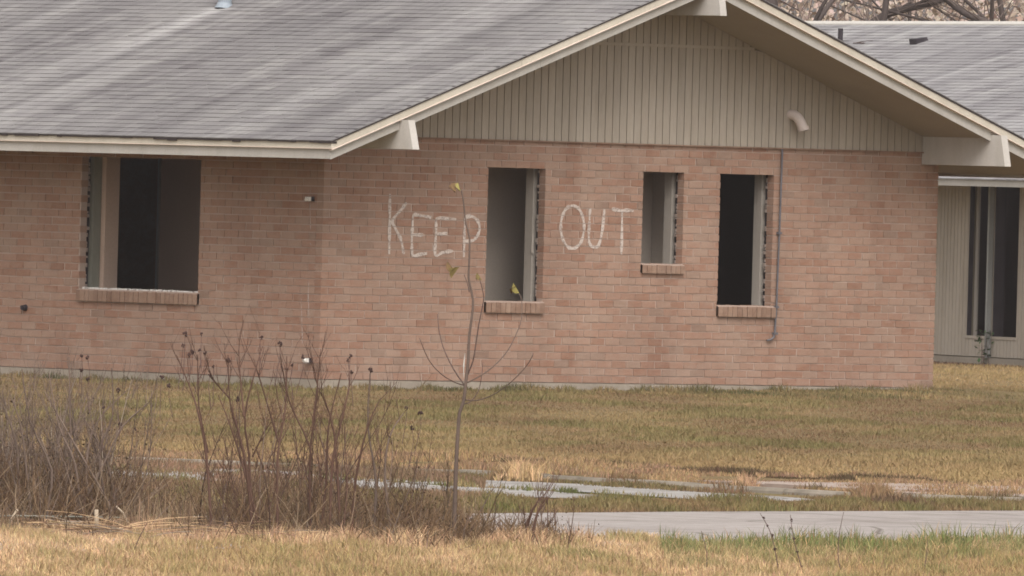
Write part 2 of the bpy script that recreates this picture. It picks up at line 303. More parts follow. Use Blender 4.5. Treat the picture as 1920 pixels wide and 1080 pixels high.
for i in range(0, len(K2)-1):
    p, q = K2[i], K2[min(i+1, len(K2)-1)]
    if (q-p).length < .1 or not .45 < (p.x+q.x)/2 < 2.65: continue
    d = (q-p).normalized(); n = Vector((-d.y, d.x))
    w0, w1 = .7, 3.9
    b = MB(); z = GZ+.040+random.uniform(-.006,.006)
    a0 = p+d*.012; a1 = q-d*.012
    b.hexa([at(*(a0+n*w0), GZ-.03), at(*(a1+n*w0), GZ-.03), at(*(a1+n*w1), GZ-.03), at(*(a0+n*w1), GZ-.03)],
           [at(*(a0+n*w0), z), at(*(a1+n*w0), z), at(*(a1+n*w1), z), at(*(a0+n*w1), z)])
    b.build('concrete_slab', M['slab'], walk)

# ================================================================== brick house
W, LEN = 8.70, 12.6
house = empty('brick_house', (0,0,0), 'abandoned single-storey salmon brick house with KEEP OUT painted on its gable wall', 'house')
LX = 4.35; SL = .342
low = lambda x: 3.945-SL*abs(x-LX)
top = lambda x: low(x)+.200
# openings: (u0,u1,z0,z1,sill_u0,sill_u1,sill_z0)
GW = [(2.26,3.06,.81,2.134,2.25,3.07,.690), (4.437,5.017,1.215,2.134,4.43,5.035,1.115), (5.535,6.305,.81,2.134,5.525,6.35,.692)]
SW = [(1.775,3.525,.815,2.134,1.755,3.535,.692)]
def mp(ax):    # wall frame (u along, d into the wall, z) -> world
    return (lambda u,d,z: (u,d,z)) if ax == 'g' else (lambda u,d,z: (d,u,z))
def wbox(b, ax, u0,u1,d0,d1,z0,z1, j=None):
    f = mp(ax)
    B = [(u0,d0,z0),(u1,d0,z0),(u1,d1,z0),(u0,d1,z0)]; T = [(u0,d0,z1),(u1,d0,z1),(u1,d1,z1),(u0,d1,z1)]
    if j: B = [(p[0]+random.uniform(-j,j),p[1]+(random.uniform(-j,j) if p[1]==d0 else 0),p[2]+random.uniform(-j,j)) for p in B]; T = [(p[0]+random.uniform(-j,j),p[1]+(random.uniform(-j,j) if p[1]==d0 else 0),p[2]+random.uniform(-j,j)) for p in T]
    if ax == 's': B = B[::-1]; T = T[::-1]
    b.hexa([f(*p) for p in B], [f(*p) for p in T])
def slab_with_holes(b, ax, u0, u1, d0, d1, z0, z1, holes):
    us = sorted({u0, u1, *[h[0] for h in holes], *[h[1] for h in holes]}); us = [u for u in us if u0 <= u <= u1]
    for a, c in zip(us, us[1:]):
        mid = (a+c)/2; zz = [(z0, z1)]
        for h in holes:
            if h[0] < mid < h[1]: zz = [seg for s0, s1 in zz for seg in ((s0, min(s1, h[2])), (max(s0, h[3]), s1)) if seg[1]-seg[0] > 1e-4]
        for s0, s1 in zz: wbox(b, ax, a, c, d0, d1, s0, s1)
BL, BH, PL, PH = .1932, .0655, .2032, .0762
def brick_rects(u0, u1, courses, holes, first_full):
    out = []
    for i in range(courses):
        z0 = i*PH+.005; z1 = z0+BH; off = (0 if (i%2 == 0) == first_full else -PL/2)
        k = 0
        while True:
            a = u0+off+k*PL+random.uniform(-.004,.004); c = a+BL+random.uniform(-.005,.005); k += 1
            if a > u1-.02: break
            a, c = max(a, u0), min(c, u1)
            if c-a < .03: continue
            rects = [(a, c, z0, z1)]
            for h in holes:
                new = []
                for (p, q, r, s_) in rects:
                    if q <= h[0] or p >= h[1] or s_ <= h[2] or r >= h[3]: new.append((p,q,r,s_)); continue
                    if p < h[0]: new.append((p, h[0], r, s_))
                    if q > h[1]: new.append((h[1], q, r, s_))
                    pp, qq = max(p,h[0]), min(q,h[1])
                    if r < h[2]-.006: new.append((pp, qq, r, h[2]-.004))
                    if s_ > h[3]+.006: new.append((pp, qq, h[3]+.002, s_))
                rects = [x for x in new if x[1]-x[0] > .02 and x[3]-x[2] > .012]
            out += rects
    return out
BRICK_BUDGET = {'g': 190, 's': 100}
brick_meshes = []
walls = {}
for ax, u0, u1, courses, wins, ff in (('g', 0, W, 32, GW, True), ('s', 0, LEN, 32, SW, False)):
    holes = [(h[0], h[1], h[2], h[3]) for h in wins]+[(h[4], h[5], h[6], h[2]+.001) for h in wins]
    mh = [(h[0]-.003, h[1]+.003, h[2]-.003, h[3]+.003) for h in wins]
    b = MB(); slab_with_holes(b, ax, u0+(.006 if ax == 'g' else .0885), u1-.006, .006, .088, 0, 32*PH+.0, mh)
    wl = b.build('gable_wall' if ax == 'g' else 'side_wall', M['mortar'], house,
                 label='salmon brick gable wall with three empty window openings' if ax == 'g' else 'salmon brick side wall under the eave with one wide window opening')
    walls[ax] = wl
    start = u0 if ax == 'g' else .095      # side bricks butt against the gable wall's corner bricks
    rects = brick_rects(start, u1, courses, holes, ff)
    if ax == 'g':
        vis = sorted(range(len(rects)), key=lambda i: (rects[i][1]-rects[i][0] < .18, abs(rects[i][0]-2.0)+.6*abs(rects[i][2]-1.2)))
    else:
        vis = sorted(range(len(rects)), key=lambda i: (rects[i][1]-rects[i][0] < .18, abs(rects[i][0]-1.0)+.8*abs(rects[i][2]-.9)))
    single = set(vis[:BRICK_BUDGET[ax]]); rest = MB()
    if not brick_meshes:
        for k in range(8):
            bb = MB(); wbox(bb, 'g', -BL/2, BL/2, 0, .09, 0, BH, .0022); brick_meshes.append({'g': bb.mesh('brick', M['brick'])})
            bb = MB(); wbox(bb, 's', -BL/2, BL/2, 0, .09, 0, BH, .0022); brick_meshes[-1]['s'] = bb.mesh('brick', M['brick'])
    for i, (p, q, r, s_) in enumerate(rects):
        d0 = random.uniform(-.0015,.0015)
        if i in single:
            o = link('brick', random.choice(brick_meshes)[ax], wl)
            o.location = ((p+q)/2, d0, r) if ax == 'g' else (d0, (p+q)/2, r)
            k = (q-p)/BL
            o.scale = (k,1,(s_-r)/BH) if ax == 'g' else (1,k,(s_-r)/BH)
        else: wbox(rest, ax, p, q, d0, .09, r, s_, .0018)
    rest.build('brick_field', M['brick'], wl, kind='stuff')
# window sills, frames
for ax, wins in (('g', GW), ('s', SW)):
    for (a, c, z0, z1, sa, sc, sz) in wins:
        far_hi = ax == 'g'       # the jamb one looks at: high-u end on the gable, high-u end on the side too
        f = mp(ax); O = [(a-.05,z0-.04),(c+.05,z0-.04),(c+.05,z1+.05),(a-.05,z1+.05)]; I = [(a+.012,z0-.012),(c-.012,z0-.012),(c-.012,z1+.012),(a+.012,z1+.012)]
        b = MB(); V_ = [f(u, d, z) for d in (.160, .265) for ring in (O, I) for u, z in ring]; Q = []
        for k in range(4):
            k2 = (k+1) % 4; Q += [(k,k2,4+k2,4+k), (8+k,12+k,12+k2,8+k2), (k,8+k,8+k2,k2), (4+k,4+k2,12+k2,12+k)]
        b.poly(V_, Q)
        fr = b.build('window_frame', M['frame'] if ax == 'g' else M['framegreen'], house)
        b = MB(); wbox(b, ax, sa+.004, sc-.004, -.022, .085, sz+.004, z0-.008)
        sl = b.build('window_sill', M['mortar'], fr)
        n = max(3, round((sc-sa)/.066)); st = (sc-sa)/n
        for k in range(n):
            bb = MB(); dd = random.uniform(-.005,.005); up = random.uniform(-.004,.003)
            f = mp(ax); p0, p1 = sa+k*st+.004, sa+(k+1)*st-.004
            B = [(p0,-.034+dd,sz),(p1,-.034+dd,sz),(p1,.09,sz+.012),(p0,.09,sz+.012)]; T = [(p0,-.034+dd,z0-.018+up),(p1,-.034+dd,z0-.018+up),(p1,.09,z0+up),(p0,.09,z0+up)]
            if ax == 's': B = B[::-1]; T = T[::-1]
            bb.hexa([f(*x) for x in B], [f(*x) for x in T]); bb.build('brick', M['sill_brick'], fr)
        # ragged mortar and torn paper in the cavity behind the brick return
        b = MB(); z = z0
        while z < z1:
            h = random.uniform(.015,.060)
            if random.random() < .62: 
                e = random.uniform(.006,.034)
                wbox(b, ax, c-.004, c+.03, .090, .090+e, z, z+h*.8, .003); 
                wbox(b, ax, a-.03, a+.004, .090, .090+e, z, z+h*.8, .003)
            z += h
        b.build('broken_mortar', M['rubble'], fr, kind='stuff')
        b = MB(); wbox(b, ax, a-.075, a-.045, .088, .30, z0-.05, z1+.05); b.build('cavity_shade', M['darkmetal'], fr); b = MB(); wbox(b, ax, c+.045, c+.075, .088, .30, z0-.05, z1+.05)  # black panels stand in for the shade inside the cavity gap
        b.build('cavity_shade', M['darkmetal'], fr)
# white flakes left on the sill of the wide window, torn strip in the tall left window
b = MB()
for k in range(26):
    y = 1.80+k*.066+random.uniform(-.02,.02); wbox(b, 's', y, y+random.uniform(.02,.075), .02, .085, .806, .822+random.uniform(0,.008), .003)
b.build('sill_mortar', M['white'], house, kind='stuff')
b = MB()
b.poly([(3.03,.148,1.30),(3.055,.14,1.28),(3.053,.14,1.48),(3.035,.146,1.47)], [(0,1,2,3)])
b.build('torn_paper', M['frame'], house, kind='stuff')

# foundation, inner shell, rooms
b = MB(); b.box(-.012, W+.012, -.012, .10, -.6, -.004); b.box(-.012, .10, .10, LEN, -.6, -.004); b.build('foundation', M['concrete'], house)
b = MB(); b.box(W-.09, W, .09, LEN, -.6, 2.44); b.box(.09, W-.09, LEN-.09, LEN, -.6, 2.44); b.build('rear_wall', M['brick'], house)
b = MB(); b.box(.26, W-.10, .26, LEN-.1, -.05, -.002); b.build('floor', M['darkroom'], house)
b = MB(); b.box(.10, W-.10, .10, LEN-.1, 2.30, 2.42); b.build('ceiling', M['drywall2'], house)
b = MB(); slab_with_holes(b, 'g', .270, W-.10, .266, .272, 0, 2.298, [(h[0]-.02, h[1]+.02, h[2]-.02, h[3]+.02) for h in GW])
slab_with_holes(b, 's', .273, LEN-.1, .266, .272, 0, 2.298, [(SW[0][0]-.02, SW[0][1]+.02, SW[0][2]-.02, SW[0][3]+.02)])
slab_with_holes(b, 'g', .10, W-.1, .125, .1325, 0, 2.298, [(h[0]-.06, h[1]+.06, h[2]-.05, h[3]+.06) for h in GW])
slab_with_holes(b, 's', .135, LEN-.1, .125, .1325, 0, 2.298, [(SW[0][0]-.06, SW[0][1]+.06, SW[0][2]-.05, SW[0][3]+.06)])
b.build('inner_wall_lining', M['drywall'], house)
def room(name, mat, *boxes):
    b = MB()
    for q in boxes: b.box(*q)
    b.build(name, mat, house)
room('room_partition', M['drywall2'], (2.05,2.15,.275,4.56,0,2.298), (2.05,2.15,5.5,LEN-.1,0,2.298))
room('bathroom_wall', M['drywall'], (2.152,4.04,.92,1.0,0,2.298),(4.13,5.27,.70,.78,0,2.298))
room('hall_partition', M['drywall'], (4.05,4.12,.275,1.6,0,2.298))
room('hall_partition', M['drywall'], (5.28,5.38,.275,5.0,0,2.298))
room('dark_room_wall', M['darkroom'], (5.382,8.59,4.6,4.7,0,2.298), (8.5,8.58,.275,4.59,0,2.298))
room('brown_panel', M['drywall2'], (.275,.46,3.46,3.56,0,2.298))
room('door_frame', M['frame'], (2.04,2.16,4.562,4.60,0,2.298))

# gable siding
sid = link('gable_siding', MB().mesh('siding_back', M['siding_back']), house, label='beige grooved vertical board siding filling the gable above the brick')
b = MB(); so = lambda x: low(x)+.03
b.prism([(.02,-.002,2.44),(W-.02,-.002,2.44),(W-.02,-.002,so(W-.02)),(LX,-.002,so(LX)),(.02,-.002,so(.02))], [(.02,.09,2.44),(W-.02,.09,2.44),(W-.02,.09,so(W-.02)),(LX,.09,so(LX)),(.02,.09,so(.02))])
b.build('siding_backing', M['siding_back'], sid)
x = 0.0; P = .1016; SEAM = 3.395
while x < W:
    x0, x1 = x+.0055, min(x+P-.0055, W); 
    for za, zb in ((2.418, SEAM), (SEAM+.034, 9)):
        t0, t1 = min(zb, so(x0)-.001), min(zb, so(x1)-.001)
        if max(t0, t1) < za+.03: continue
        t0, t1 = max(t0, za+.003), max(t1, za+.003)
        b = MB(); y = -.016+random.uniform(-.0008,.0008)
        b.prism([(x0,y,za),(x1,y,za),(x1,y,t1),(x0,y,t0)], [(x0,-.003,za),(x1,-.003,za),(x1,-.003,t1),(x0,-.003,t0)])
        b.build('siding_plank', M['siding'], sid)
    x += P
xs = LX-(so(LX)-SEAM-.03)/SL
b = MB(); b.box(xs, 2*LX-xs, -.0175, -.003, SEAM+.001, SEAM+.033); b.build('siding_band', M['siding'], sid)
b = MB(); b.box(.0, W, -.030, -.001, 2.405, 2.4165); b.build('drip_trim', M['sill_brick'], sid)

# roof
YF, YB = -.985, LEN+.9
b = MB()
for s_ in (1, -1):
    X = lambda x: LX-s_*(LX-x)
    pr = [(-.825, low(-.825)+.03), (LX-.001, low(LX)+.03), (LX-.001, top(LX)-.012), (-.825, top(-.825)-.012)]
    b.prism([(X(p[0]), YF+.015, p[1]) for p in pr], [(X(p[0]), YB, p[1]) for p in pr])
roof = b.build('roof', M['soffit'], house, label='low gable roof of streaked grey asphalt shingles with wide overhang')
CA, SA = 1/math.hypot(1, SL), SL/math.hypot(1, SL)
M['shingle'] = shinglemat('main_roof_shingle', house, 0, vent=(3.10, 4.85))
EX = .127; TW = .305
def roofpt(s, y, h, side=1, x0=-.885):   # s metres up the slope from the eave, h above the deck
    x = x0+s*CA-h*SA; z = top(x0)-.008+s*SA+h*CA
    return (x if side == 1 else 2*LX-x, y, z)
def shingle(b, s, y0, y1, side=1, x0=-.885, j=.002):
    L_ = EX*1.35; hb = .0092+random.uniform(-j,j); e = random.uniform(-.004,.004)
    lo0, lo1 = s+e, s+e
    B = [roofpt(lo0,y0,.001,side,x0), roofpt(lo0,y1,.001,side,x0), roofpt(s+L_,y1,-.003,side,x0), roofpt(s+L_,y0,-.003,side,x0)]
    T = [roofpt(lo0,y0,hb,side,x0), roofpt(lo0,y1,hb+random.uniform(-.001,.001),side,x0), roofpt(s+L_,y1,.001,side,x0), roofpt(s+L_,y0,.001,side,x0)]
    b.hexa(B, T)
SLEN = (LX+.885)/CA
rows = int(SLEN/EX); tabs = []
for i in range(rows+1):
    y = YF-.035-(i%2)*TW/2-random.uniform(0,.05)
    while y < YB:
        y0, y1 = max(y, YF-.035), min(y+TW-.006, YB); y += TW
        if y1-y0 > .04: tabs.append((i*EX, y0, y1))
vis = sorted(range(len(tabs)), key=lambda i: ((tabs[i][2]-tabs[i][1]) < .29, tabs[i][1]*.72+abs(tabs[i][0]-1.2)*.9))
single = set(vis[:295]); rest = MB(); smesh = []
for k in range(6):
    bb = MB(); shingle(bb, 0, 0, TW-.006); smesh.append(bb.mesh('shingle', M['shingle']))
o0 = Vector(roofpt(0,0,0))
for i, (s_, y0, y1) in enumerate(tabs):
    if i in single:
        o = link('shingle', random.choice(smesh), roof); p = Vector(roofpt(s_, y0, 0))-o0; o.location = p; o.scale[1] = (y1-y0)/(TW-.006)
    else: shingle(rest, s_, y0, y1)
for i in range(rows+1):       # the slope that faces away
    y = YF-.035-(i%2)*TW/2
    while y < YB:
        y0, y1 = max(y, YF-.035), min(y+TW-.006, YB); y += TW
        if y1-y0 > .04: shingle(rest, i*EX, y0, y1, -1)
rest.build('shingle_field', M['shingle'], roof, kind='stuff')
b = MB(); yy = YF-.03          # ragged dark strip under the first course
while yy < YB:
    y1 = min(YB, yy+random.uniform(.05,.22)); hh = .006+abs(random.gauss(0,.007))
    for sd in (1, -1):
        X = lambda x: x if sd == 1 else 2*LX-x
        lo, hi = sorted((X(-.884), X(-.80))); b.box(lo, hi, yy, y1, top(-.885)-.010-hh, top(-.885)-.0085)
    yy = y1
b.build('eave_dark_edge', M['dark_edge'], roof, kind='stuff')
for sd in (1, -1):
    X = lambda x: x if sd == 1 else 2*LX-x
    b = MB(); b.prism([(X(-.87), YF-.031, top(-.87)-.024), (LX, YF-.031, top(LX)-.024), (LX, YF-.031, top(LX)-.004), (X(-.87), YF-.031, top(-.87)-.004)], [(X(-.87), YF+.012, top(-.87)-.024), (LX, YF+.012, top(LX)-.024), (LX, YF+.012, top(LX)-.004), (X(-.87), YF+.012, top(-.87)-.004)])
    b.build('rake_dark_edge', M['dark_edge'], roof)  # dark strip under the shingles along the rake
b = MB(); z = top(LX)
b.prism([(LX-.15,YF-.03,z-.04),(LX,YF-.03,z+.025),(LX+.15,YF-.03,z-.04),(LX,YF-.03,z-.01)], [(LX-.15,YB,z-.04),(LX,YB,z+.025),(LX+.15,YB,z-.04),(LX,YB,z-.01)]); b.build('ridge_cap', M['shingle'], roof)

XB = {'L': .0756, 'M': LX-.045, 'R': 8.447}
def rakeseg(name, mat, x0, x1, za, zb, ya, yb, par=roof):
    b = MB(); r = lambda y: [(x0,y,low(x0)+za),(x1,y,low(x1)+za),(x1,y,low(x1)+zb),(x0,y,low(x0)+zb)]
    b.prism(r(ya), r(yb)); return b.build(name, mat, par)
XE = -.848; XR = 2*LX-XE
g_ = .0015
cuts = [(XE+.002, XB['L']-.002), (XB['L']+.091, 1.99), (1.993, XB['M']-.002), ]
for a, c in cuts: rakeseg('rake_board', M['greywhite'], a, c, 0, .104, YF+.014, YF-.010+.02)
for a, c in ((XB['M']+.091, XB['R']-.002), (XB['R']+.091, XR-.002)): rakeseg('rake_board', M['greywhite'], a, c, 0, .104, YF+.014, YF+.010-.0)
cuts = [(XE-.0175, 1.70), (1.703, LX)]
for a, c in cuts:
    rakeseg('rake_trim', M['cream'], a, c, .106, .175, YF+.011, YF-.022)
    rakeseg('rake_trim_lip', M['lit_lip'], a, c, .098, .1055, YF+.013, YF-.032)
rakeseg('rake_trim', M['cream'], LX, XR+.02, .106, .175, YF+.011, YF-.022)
rakeseg('rake_trim_lip', M['lit_lip'], LX, XR+.02, .098, .1055, YF+.013, YF-.032)
zl = low(-.825)
for side in (1, -1):
    X = lambda x: x if side == 1 else 2*LX-x
    def eb(name, mat, xa, xb, z0, z1, y0):
        b = MB(); lo, hi = sorted((X(xa), X(xb))); b.box(lo, hi, y0, YB, z0, z1); b.build(name, mat, roof)
    eb('eave_board', M['greywhite'], -.848, -.827, zl, zl+.097, YF+.016)
    eb('eave_trim', M['cream'], -.868, -.827, zl+.105, zl+.172, YF-.0235)
    eb('eave_trim_lip', M['lit_lip'], -.876, -.827, zl+.0975, zl+.1045, YF-.0305)
for k, yb_, yt in (('L', -1.176, -1.10), ('M', -1.167, -1.11), ('R', -1.185, -1.12)):
    x0 = XB[k]; x1 = x0+.089; z0 = 3.717 if k == 'M' else 2.29
    zt = (low(LX)+.10) if k == 'M' else (low(x0)+.093)
    zt2 = zt if k == 'M' else (low(x0 if k == 'L' else x1)+.093)
    if k == 'R': zt2 = low(x1)+.093
    b = MB(); b.hexa([(x0,yb_,z0),(x1,yb_,z0),(x1,-.001,z0),(x0,-.001,z0)], [(x0,yt,zt2),(x1,yt,zt2),(x1,-.001,zt2),(x0,-.001,zt2)])
    b.build('roof_beam', M['beam'], house)

# roof vent pipe, siding vent elbow, conduit, wall fittings
b = MB(); vx, vy = 3.10, 4.80; vz = top(vx)
b.tube([(vx,vy,vz-.1),(vx,vy,vz+.34)], .068, 16); b.tube([(vx,vy,vz+.22),(vx,vy,vz+.30)], .080, 16)
v = b.build('vent_pipe', M['ventmetal'], roof, smooth=False)
b = MB(); b.tube([(vx-.01,vy,vz-.03),(vx,vy,vz+.03)], [.10,.074], 14); b.build('pipe_flashing', M['ventmetal'], v)
b = MB(); c0 = Vector((6.50, -.01, 2.755)); pts = []
for k in range(8):
    t = k/7; pts.append(c0+Vector((.055*t, -.03-.12*math.sin(t*1.25), -.165*(1-math.cos(t*1.5)))))
b.tube([c0+Vector((0,.01,0))]+pts, .052, 14, cap=False); v = b.build('vent_elbow', M['pvc'], house, smooth=True, label='pale plastic elbow pipe drooping out of the beige siding')
b = MB(); b.tube([pts[-2]+Vector((.004,-.003,0)), pts[-1]+Vector((.0,-.004,-.006))], .058, 14, cap=False); b.build('pipe_collar', M['pvc'], v, smooth=True)
b = MB(); b.tube([pts[-1]+(pts[-2]-pts[-1])*.3, pts[-1]+(pts[-2]-pts[-1])*.4], .048, 14); b.build('pipe_mouth_shade', M['darkmetal'], v)  # black disc paints the shade inside the pipe mouth
b = MB(); b.tube([(6.392,-.022,2.404),(6.382,-.022,1.6),(6.367,-.022,.80),(6.352,-.022,.53),(6.338,-.024,.492),(6.30,-.024,.468),(6.245,-.020,.458)], .0105, 8)
cdt = b.build('conduit_pipe', M['metal'], house, smooth=True, label='thin grey conduit running down the gable brick beside the right-hand window')
for zz in (.80, .53, 1.55):
    b = MB(); b.box(6.335+(zz-.5)*.02, 6.385+(zz-.5)*.02, -.037, -.003, zz-.012, zz+.012); b.build('pipe_clip', M['metal'], cdt)
def fitting(name, y, z, label, mat, dark=False):
    b = MB()
    if dark:
        b.tube([(.004,y,z),(-.05,y,z)], [.035,.024], 10); b.tube([(-.03,y-.035,z-.01),(-.035,y+.03,z+.012)], .012, 6)
        o = b.build(name, M['darkmetal'], house, label=label)
    else:
        b.box(-.045, .0, y-.030, y+.030, z-.022, z+.022); o = b.build(name, M['darkmetal'], house, label=label)
        b = MB(); b.box(-.075, -.051, y-.035, y+.03, z-.022, z+.02); b.tube([(-.076,y,z),(-.095,y-.005,z-.01)], .016, 8); b.build('fitting_face', mat, o)
fitting('wall_fixture', .155, 1.777, 'small pale fixture high on the side wall near the corner', M['white'])
fitting('water_tap_box', .125, .185, 'small white box low on the side wall near the corner', M['white'])
fitting('dark_stub', 4.31, .60, 'small dark stub in place of a dark hole in the brick below and left of the wide window', M['darkmetal'], True)  # dark stub drawn where the brick has a dark hole

# painted words
def paintmat():
    m, t, b = newmat('chalky_white_paint', .95, .05); g = G(t); v = g.coord()
    b.inputs['Base Color'].default_value = (.64,.565,.51,1)
    n = g.noise(v, 55, 3, .7); n2 = g.noise(v, 14, 2)
    a = g.math('ADD', g.math('MULTIPLY', n, .6), g.math('MULTIPLY', n2, .4))
    al = g.ramp(a, [(.34, (.12,.12,.12)), (.52, (.82,.82,.82))])
    sz_ = g.n('SeparateXYZ'); gg = g.n('NewGeometry'); g.L(gg.outputs['Position'], sz_.inputs[0])
    fr_ = g.math('FRACT', g.math('DIVIDE', sz_.outputs[2], .0762)); g.L(g.math('MULTIPLY', al, g.ramp(fr_, [(0, (.45,.45,.45)), (.10, (1,1,1)), (.9, (1,1,1)), (1, (.45,.45,.45))])), b.inputs['Alpha']); return m
M['paint'] = paintmat()
def smooth_path(pts, n=4):
    out = []
    for i in range(len(pts)-1):
        p0, p1, p2, p3 = [Vector(pts[max(0, min(len(pts)-1, i+k))]) for k in (-1,0,1,2)]
        for k in range(n):
            t = k/n; out.append(.5*((2*p1)+(p2-p0)*t+(2*p0-5*p1+4*p2-p3)*t*t+(3*p1-p0-3*p2+p3)*t**3))
    out.append(Vector(pts[-1])); return out
def stroke(b, pts, wd, f):
    pts = smooth_path(pts); n0 = len(b.v); m = len(pts)
    for i, p in enumerate(pts):
        d = (pts[min(i+1,m-1)]-pts[max(i-1,0)]); d = d.normalized() if d.length else Vector((1,0)); n = Vector((-d.y, d.x))
        ww = wd*(.95+.22*math.sin(i*.9+len(pts)))*random.uniform(.82,1.12)*(.75 if i in (0,m-1) else 1)
        j = random.uniform(-.001,.001)
        for s_ in (-1, 1): q = p+n*ww/2*s_+n*j; b.v.append(f(q.x, q.y))
    for i in range(m-1): b.f.append((n0+2*i, n0+2*i+1, n0+2*i+3, n0+2*i+2))
for ch, strokes in LETTERS:
    b = MB(); off = 0
    for st in strokes:
        stroke(b, st, .036, lambda u, z, o=off: (u, -.0052-o, z)); off += .0006
    b.build('painted_letter', M['paint'], walls['g'], label='white hand-painted letter '+ch)
b = MB()
for k, d in enumerate(DRIPS): stroke(b, d, .0065, lambda u, z, o=k*.0004: (-.005-o, u, z))
b.build('paint_drip', M['paint'], walls['s'])

# ================================================================== far wing
FO = Vector((31.402, 21.947, 0)); FROT = math.atan2(-.363, .932)     # local +x runs into the wing, local +y runs away to the left
wing = empty('siding_wing', FO, 'low far wing with grey roof and beige siding beyond the brick house', 'house', rz=FROT)
fl = lambda s, n, z: (n, -s, z)      # s: along the wall towards the right, n: into the wing
def fbox(b, s0, s1, n0, n1, z0, z1): b.box(n0, n1, -s1, -s0, z0, z1)
S0, S1 = -26.0, 6.0; ND = 12.4
holes = [(.85,1.54,.262,2.10), (1.60,2.30,.262,2.10), (3.4,4.6,.262,2.10)]
def fslab(b, s0, s1, n0, n1, z0, z1, holes):
    us = sorted({s0, s1, *[h[0] for h in holes], *[h[1] for h in holes]})
    for a, c in zip(us, us[1:]):
        zz = [(z0, z1)]
        for h in holes:
            if h[0] < (a+c)/2 < h[1]: zz = [q for p0, p1 in zz for q in ((p0, min(p1, h[2])), (max(p0, h[3]), p1)) if q[1]-q[0] > 1e-4]
        for p0, p1 in zz: fbox(b, a, c, n0, n1, p0, p1)
b = MB(); fslab(b, S0, S1, .006, .12, 0, 2.42, holes); fw = b.build('wing_wall', M['siding_back'], wing)
b = MB(); x = S0
while x < S1: fslab(b, x+.006, x+.0956, -.01, .0055, 0.01, 2.12, [h for h in [(max(h[0], x+.006), min(h[1], x+.0956), h[2], h[3]) for h in holes] if h[1] > h[0]]); x += .1016
b.build('siding_planks', M['siding'], fw, kind='stuff')
b = MB(); fbox(b, S0-.1, S1+.1, -.06, .2, -.4, -.003); b.build('foundation', M['concrete'], wing)
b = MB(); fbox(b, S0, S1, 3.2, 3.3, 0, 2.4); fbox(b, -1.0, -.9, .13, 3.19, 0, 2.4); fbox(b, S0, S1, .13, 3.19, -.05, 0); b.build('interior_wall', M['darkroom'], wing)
b = MB(); fbox(b, S0, S1, ND-.1, ND, 0, 2.4); fbox(b, S1-.1, S1, .13, ND-.11, 0, 2.4); fbox(b, S0, S0+.1, .13, ND-.11, 0, 2.4); b.build('outer_wall', M['siding'], wing)
for s0, s1, z0, z1 in holes[:2]:
    b = MB(); fbox(b, s0-.02, s1+.02, -.02, -.0105, z0-.035, z0-.003); f_ = b.build('window_frame', M['siding'], wing)
    b = MB(); fbox(b, s0+.002, s0+(.02 if s0 > 1 else .012), -.008, (.13 if s0 > 1 else .05), z0, z1); b.build('dark_jamb', M['darkmetal'], f_)  # dark strips over the jambs; shade beside the post is put in as colour
b = MB(); fbox(b, .86, .93, .075, .10, .262, 2.1); b.build('window_mullion', M['frame'], wing)
b = MB(); fbox(b, 1.548, 1.592, -.085, -.022, .0, 2.098); b.build('porch_post', M['wingpost'], wing, label='pale upright post between the two tall openings of the far wing')
b = MB(); fbox(b, S0, S1, -.722, -.70, 2.098, 2.180); b.build('eave_board', M['greywhite'], wing)
NR = 5.50; zr0 = 2.20; p3 = .333; zr = zr0+p3*(NR+.70)
b = MB()
for s_ in (1, -1):
    X = lambda n: NR-s_*(NR-n)
    pr = [(-.698, zr0-.02), (NR-.001, zr-.12), (NR-.001, zr-.012), (-.698, zr0-.012+.0)]
    pr = [(-.698, 2.10), (-.5, 2.10), (NR-.001, zr-.2), (NR-.001, zr-.012), (-.698, zr0-.012)]
    b.prism([fl(S0-.5, X(p[0]), p[1]) for p in pr], [fl(S1+.5, X(p[0]), p[1]) for p in pr])
wroof = b.build('roof', M['soffit'], wing, label='pale grey shingle roof of the far wing with a white ridge')
M['shingle2'] = shinglemat('far_roof_shingle', wing, 0, None, 1.28)
b = MB(); c3 = 1/math.hypot(1, p3); s3 = p3*c3; nrow = int((NR+.75)/c3/.127)
for i in range(nrow+1):
    for side in (1, -1):
        y = -S1-.5-(i%2)*.3
        while y < -S0+.5:
            y0, y1 = y, y+.605; y += .61
            if side == -1: y1 = y0+2.4; y = y0+2.405
            n0 = -.74+i*.127*c3; z0 = zr0+p3*(n0+.70)-.004; hb = .010+random.uniform(-.003,.003); n1 = n0+.165*c3; z1 = z0+.165*s3
            n1 = min(n1, NR)
            pts0 = [(n0,z0-.006),(n1,z1-.006),(n1,z1+.001),(n0,z0+hb)]
            X = lambda n: n if side == 1 else 2*NR-n
            b.prism([(X(n), y0, z) for n, z in pts0], [(X(n), y1, z) for n, z in pts0])
b.build('shingle_field', M['shingle2'], wroof, kind='stuff')
b = MB(); b.prism([(NR-.12,-S1-.52,zr-.045),(NR-.115,-S1-.52,zr-.020),(NR,-S1-.52,zr+.018),(NR+.12,-S1-.52,zr-.03)], [(NR-.12,-S0+.5,zr-.045),(NR-.115,-S0+.5,zr-.020),(NR,-S0+.5,zr+.018),(NR+.12,-S0+.5,zr-.03)]); b.build('ridge_cap', M['fixgrey'], wroof)
WV = WINGPTS
n_, s_ = WV['pipe']; z_ = zr0+p3*(n_+.7)
b = MB(); b.tube([fl(s_, n_, z_-.1), fl(s_, n_, z_+.19)], .034, 12); b.build('vent_pipe', M['darkmetal'], wroof, label='short black vent pipe on the far roof')
n_, s_ = WV['box']; z_ = zr0+p3*(n_+.7)
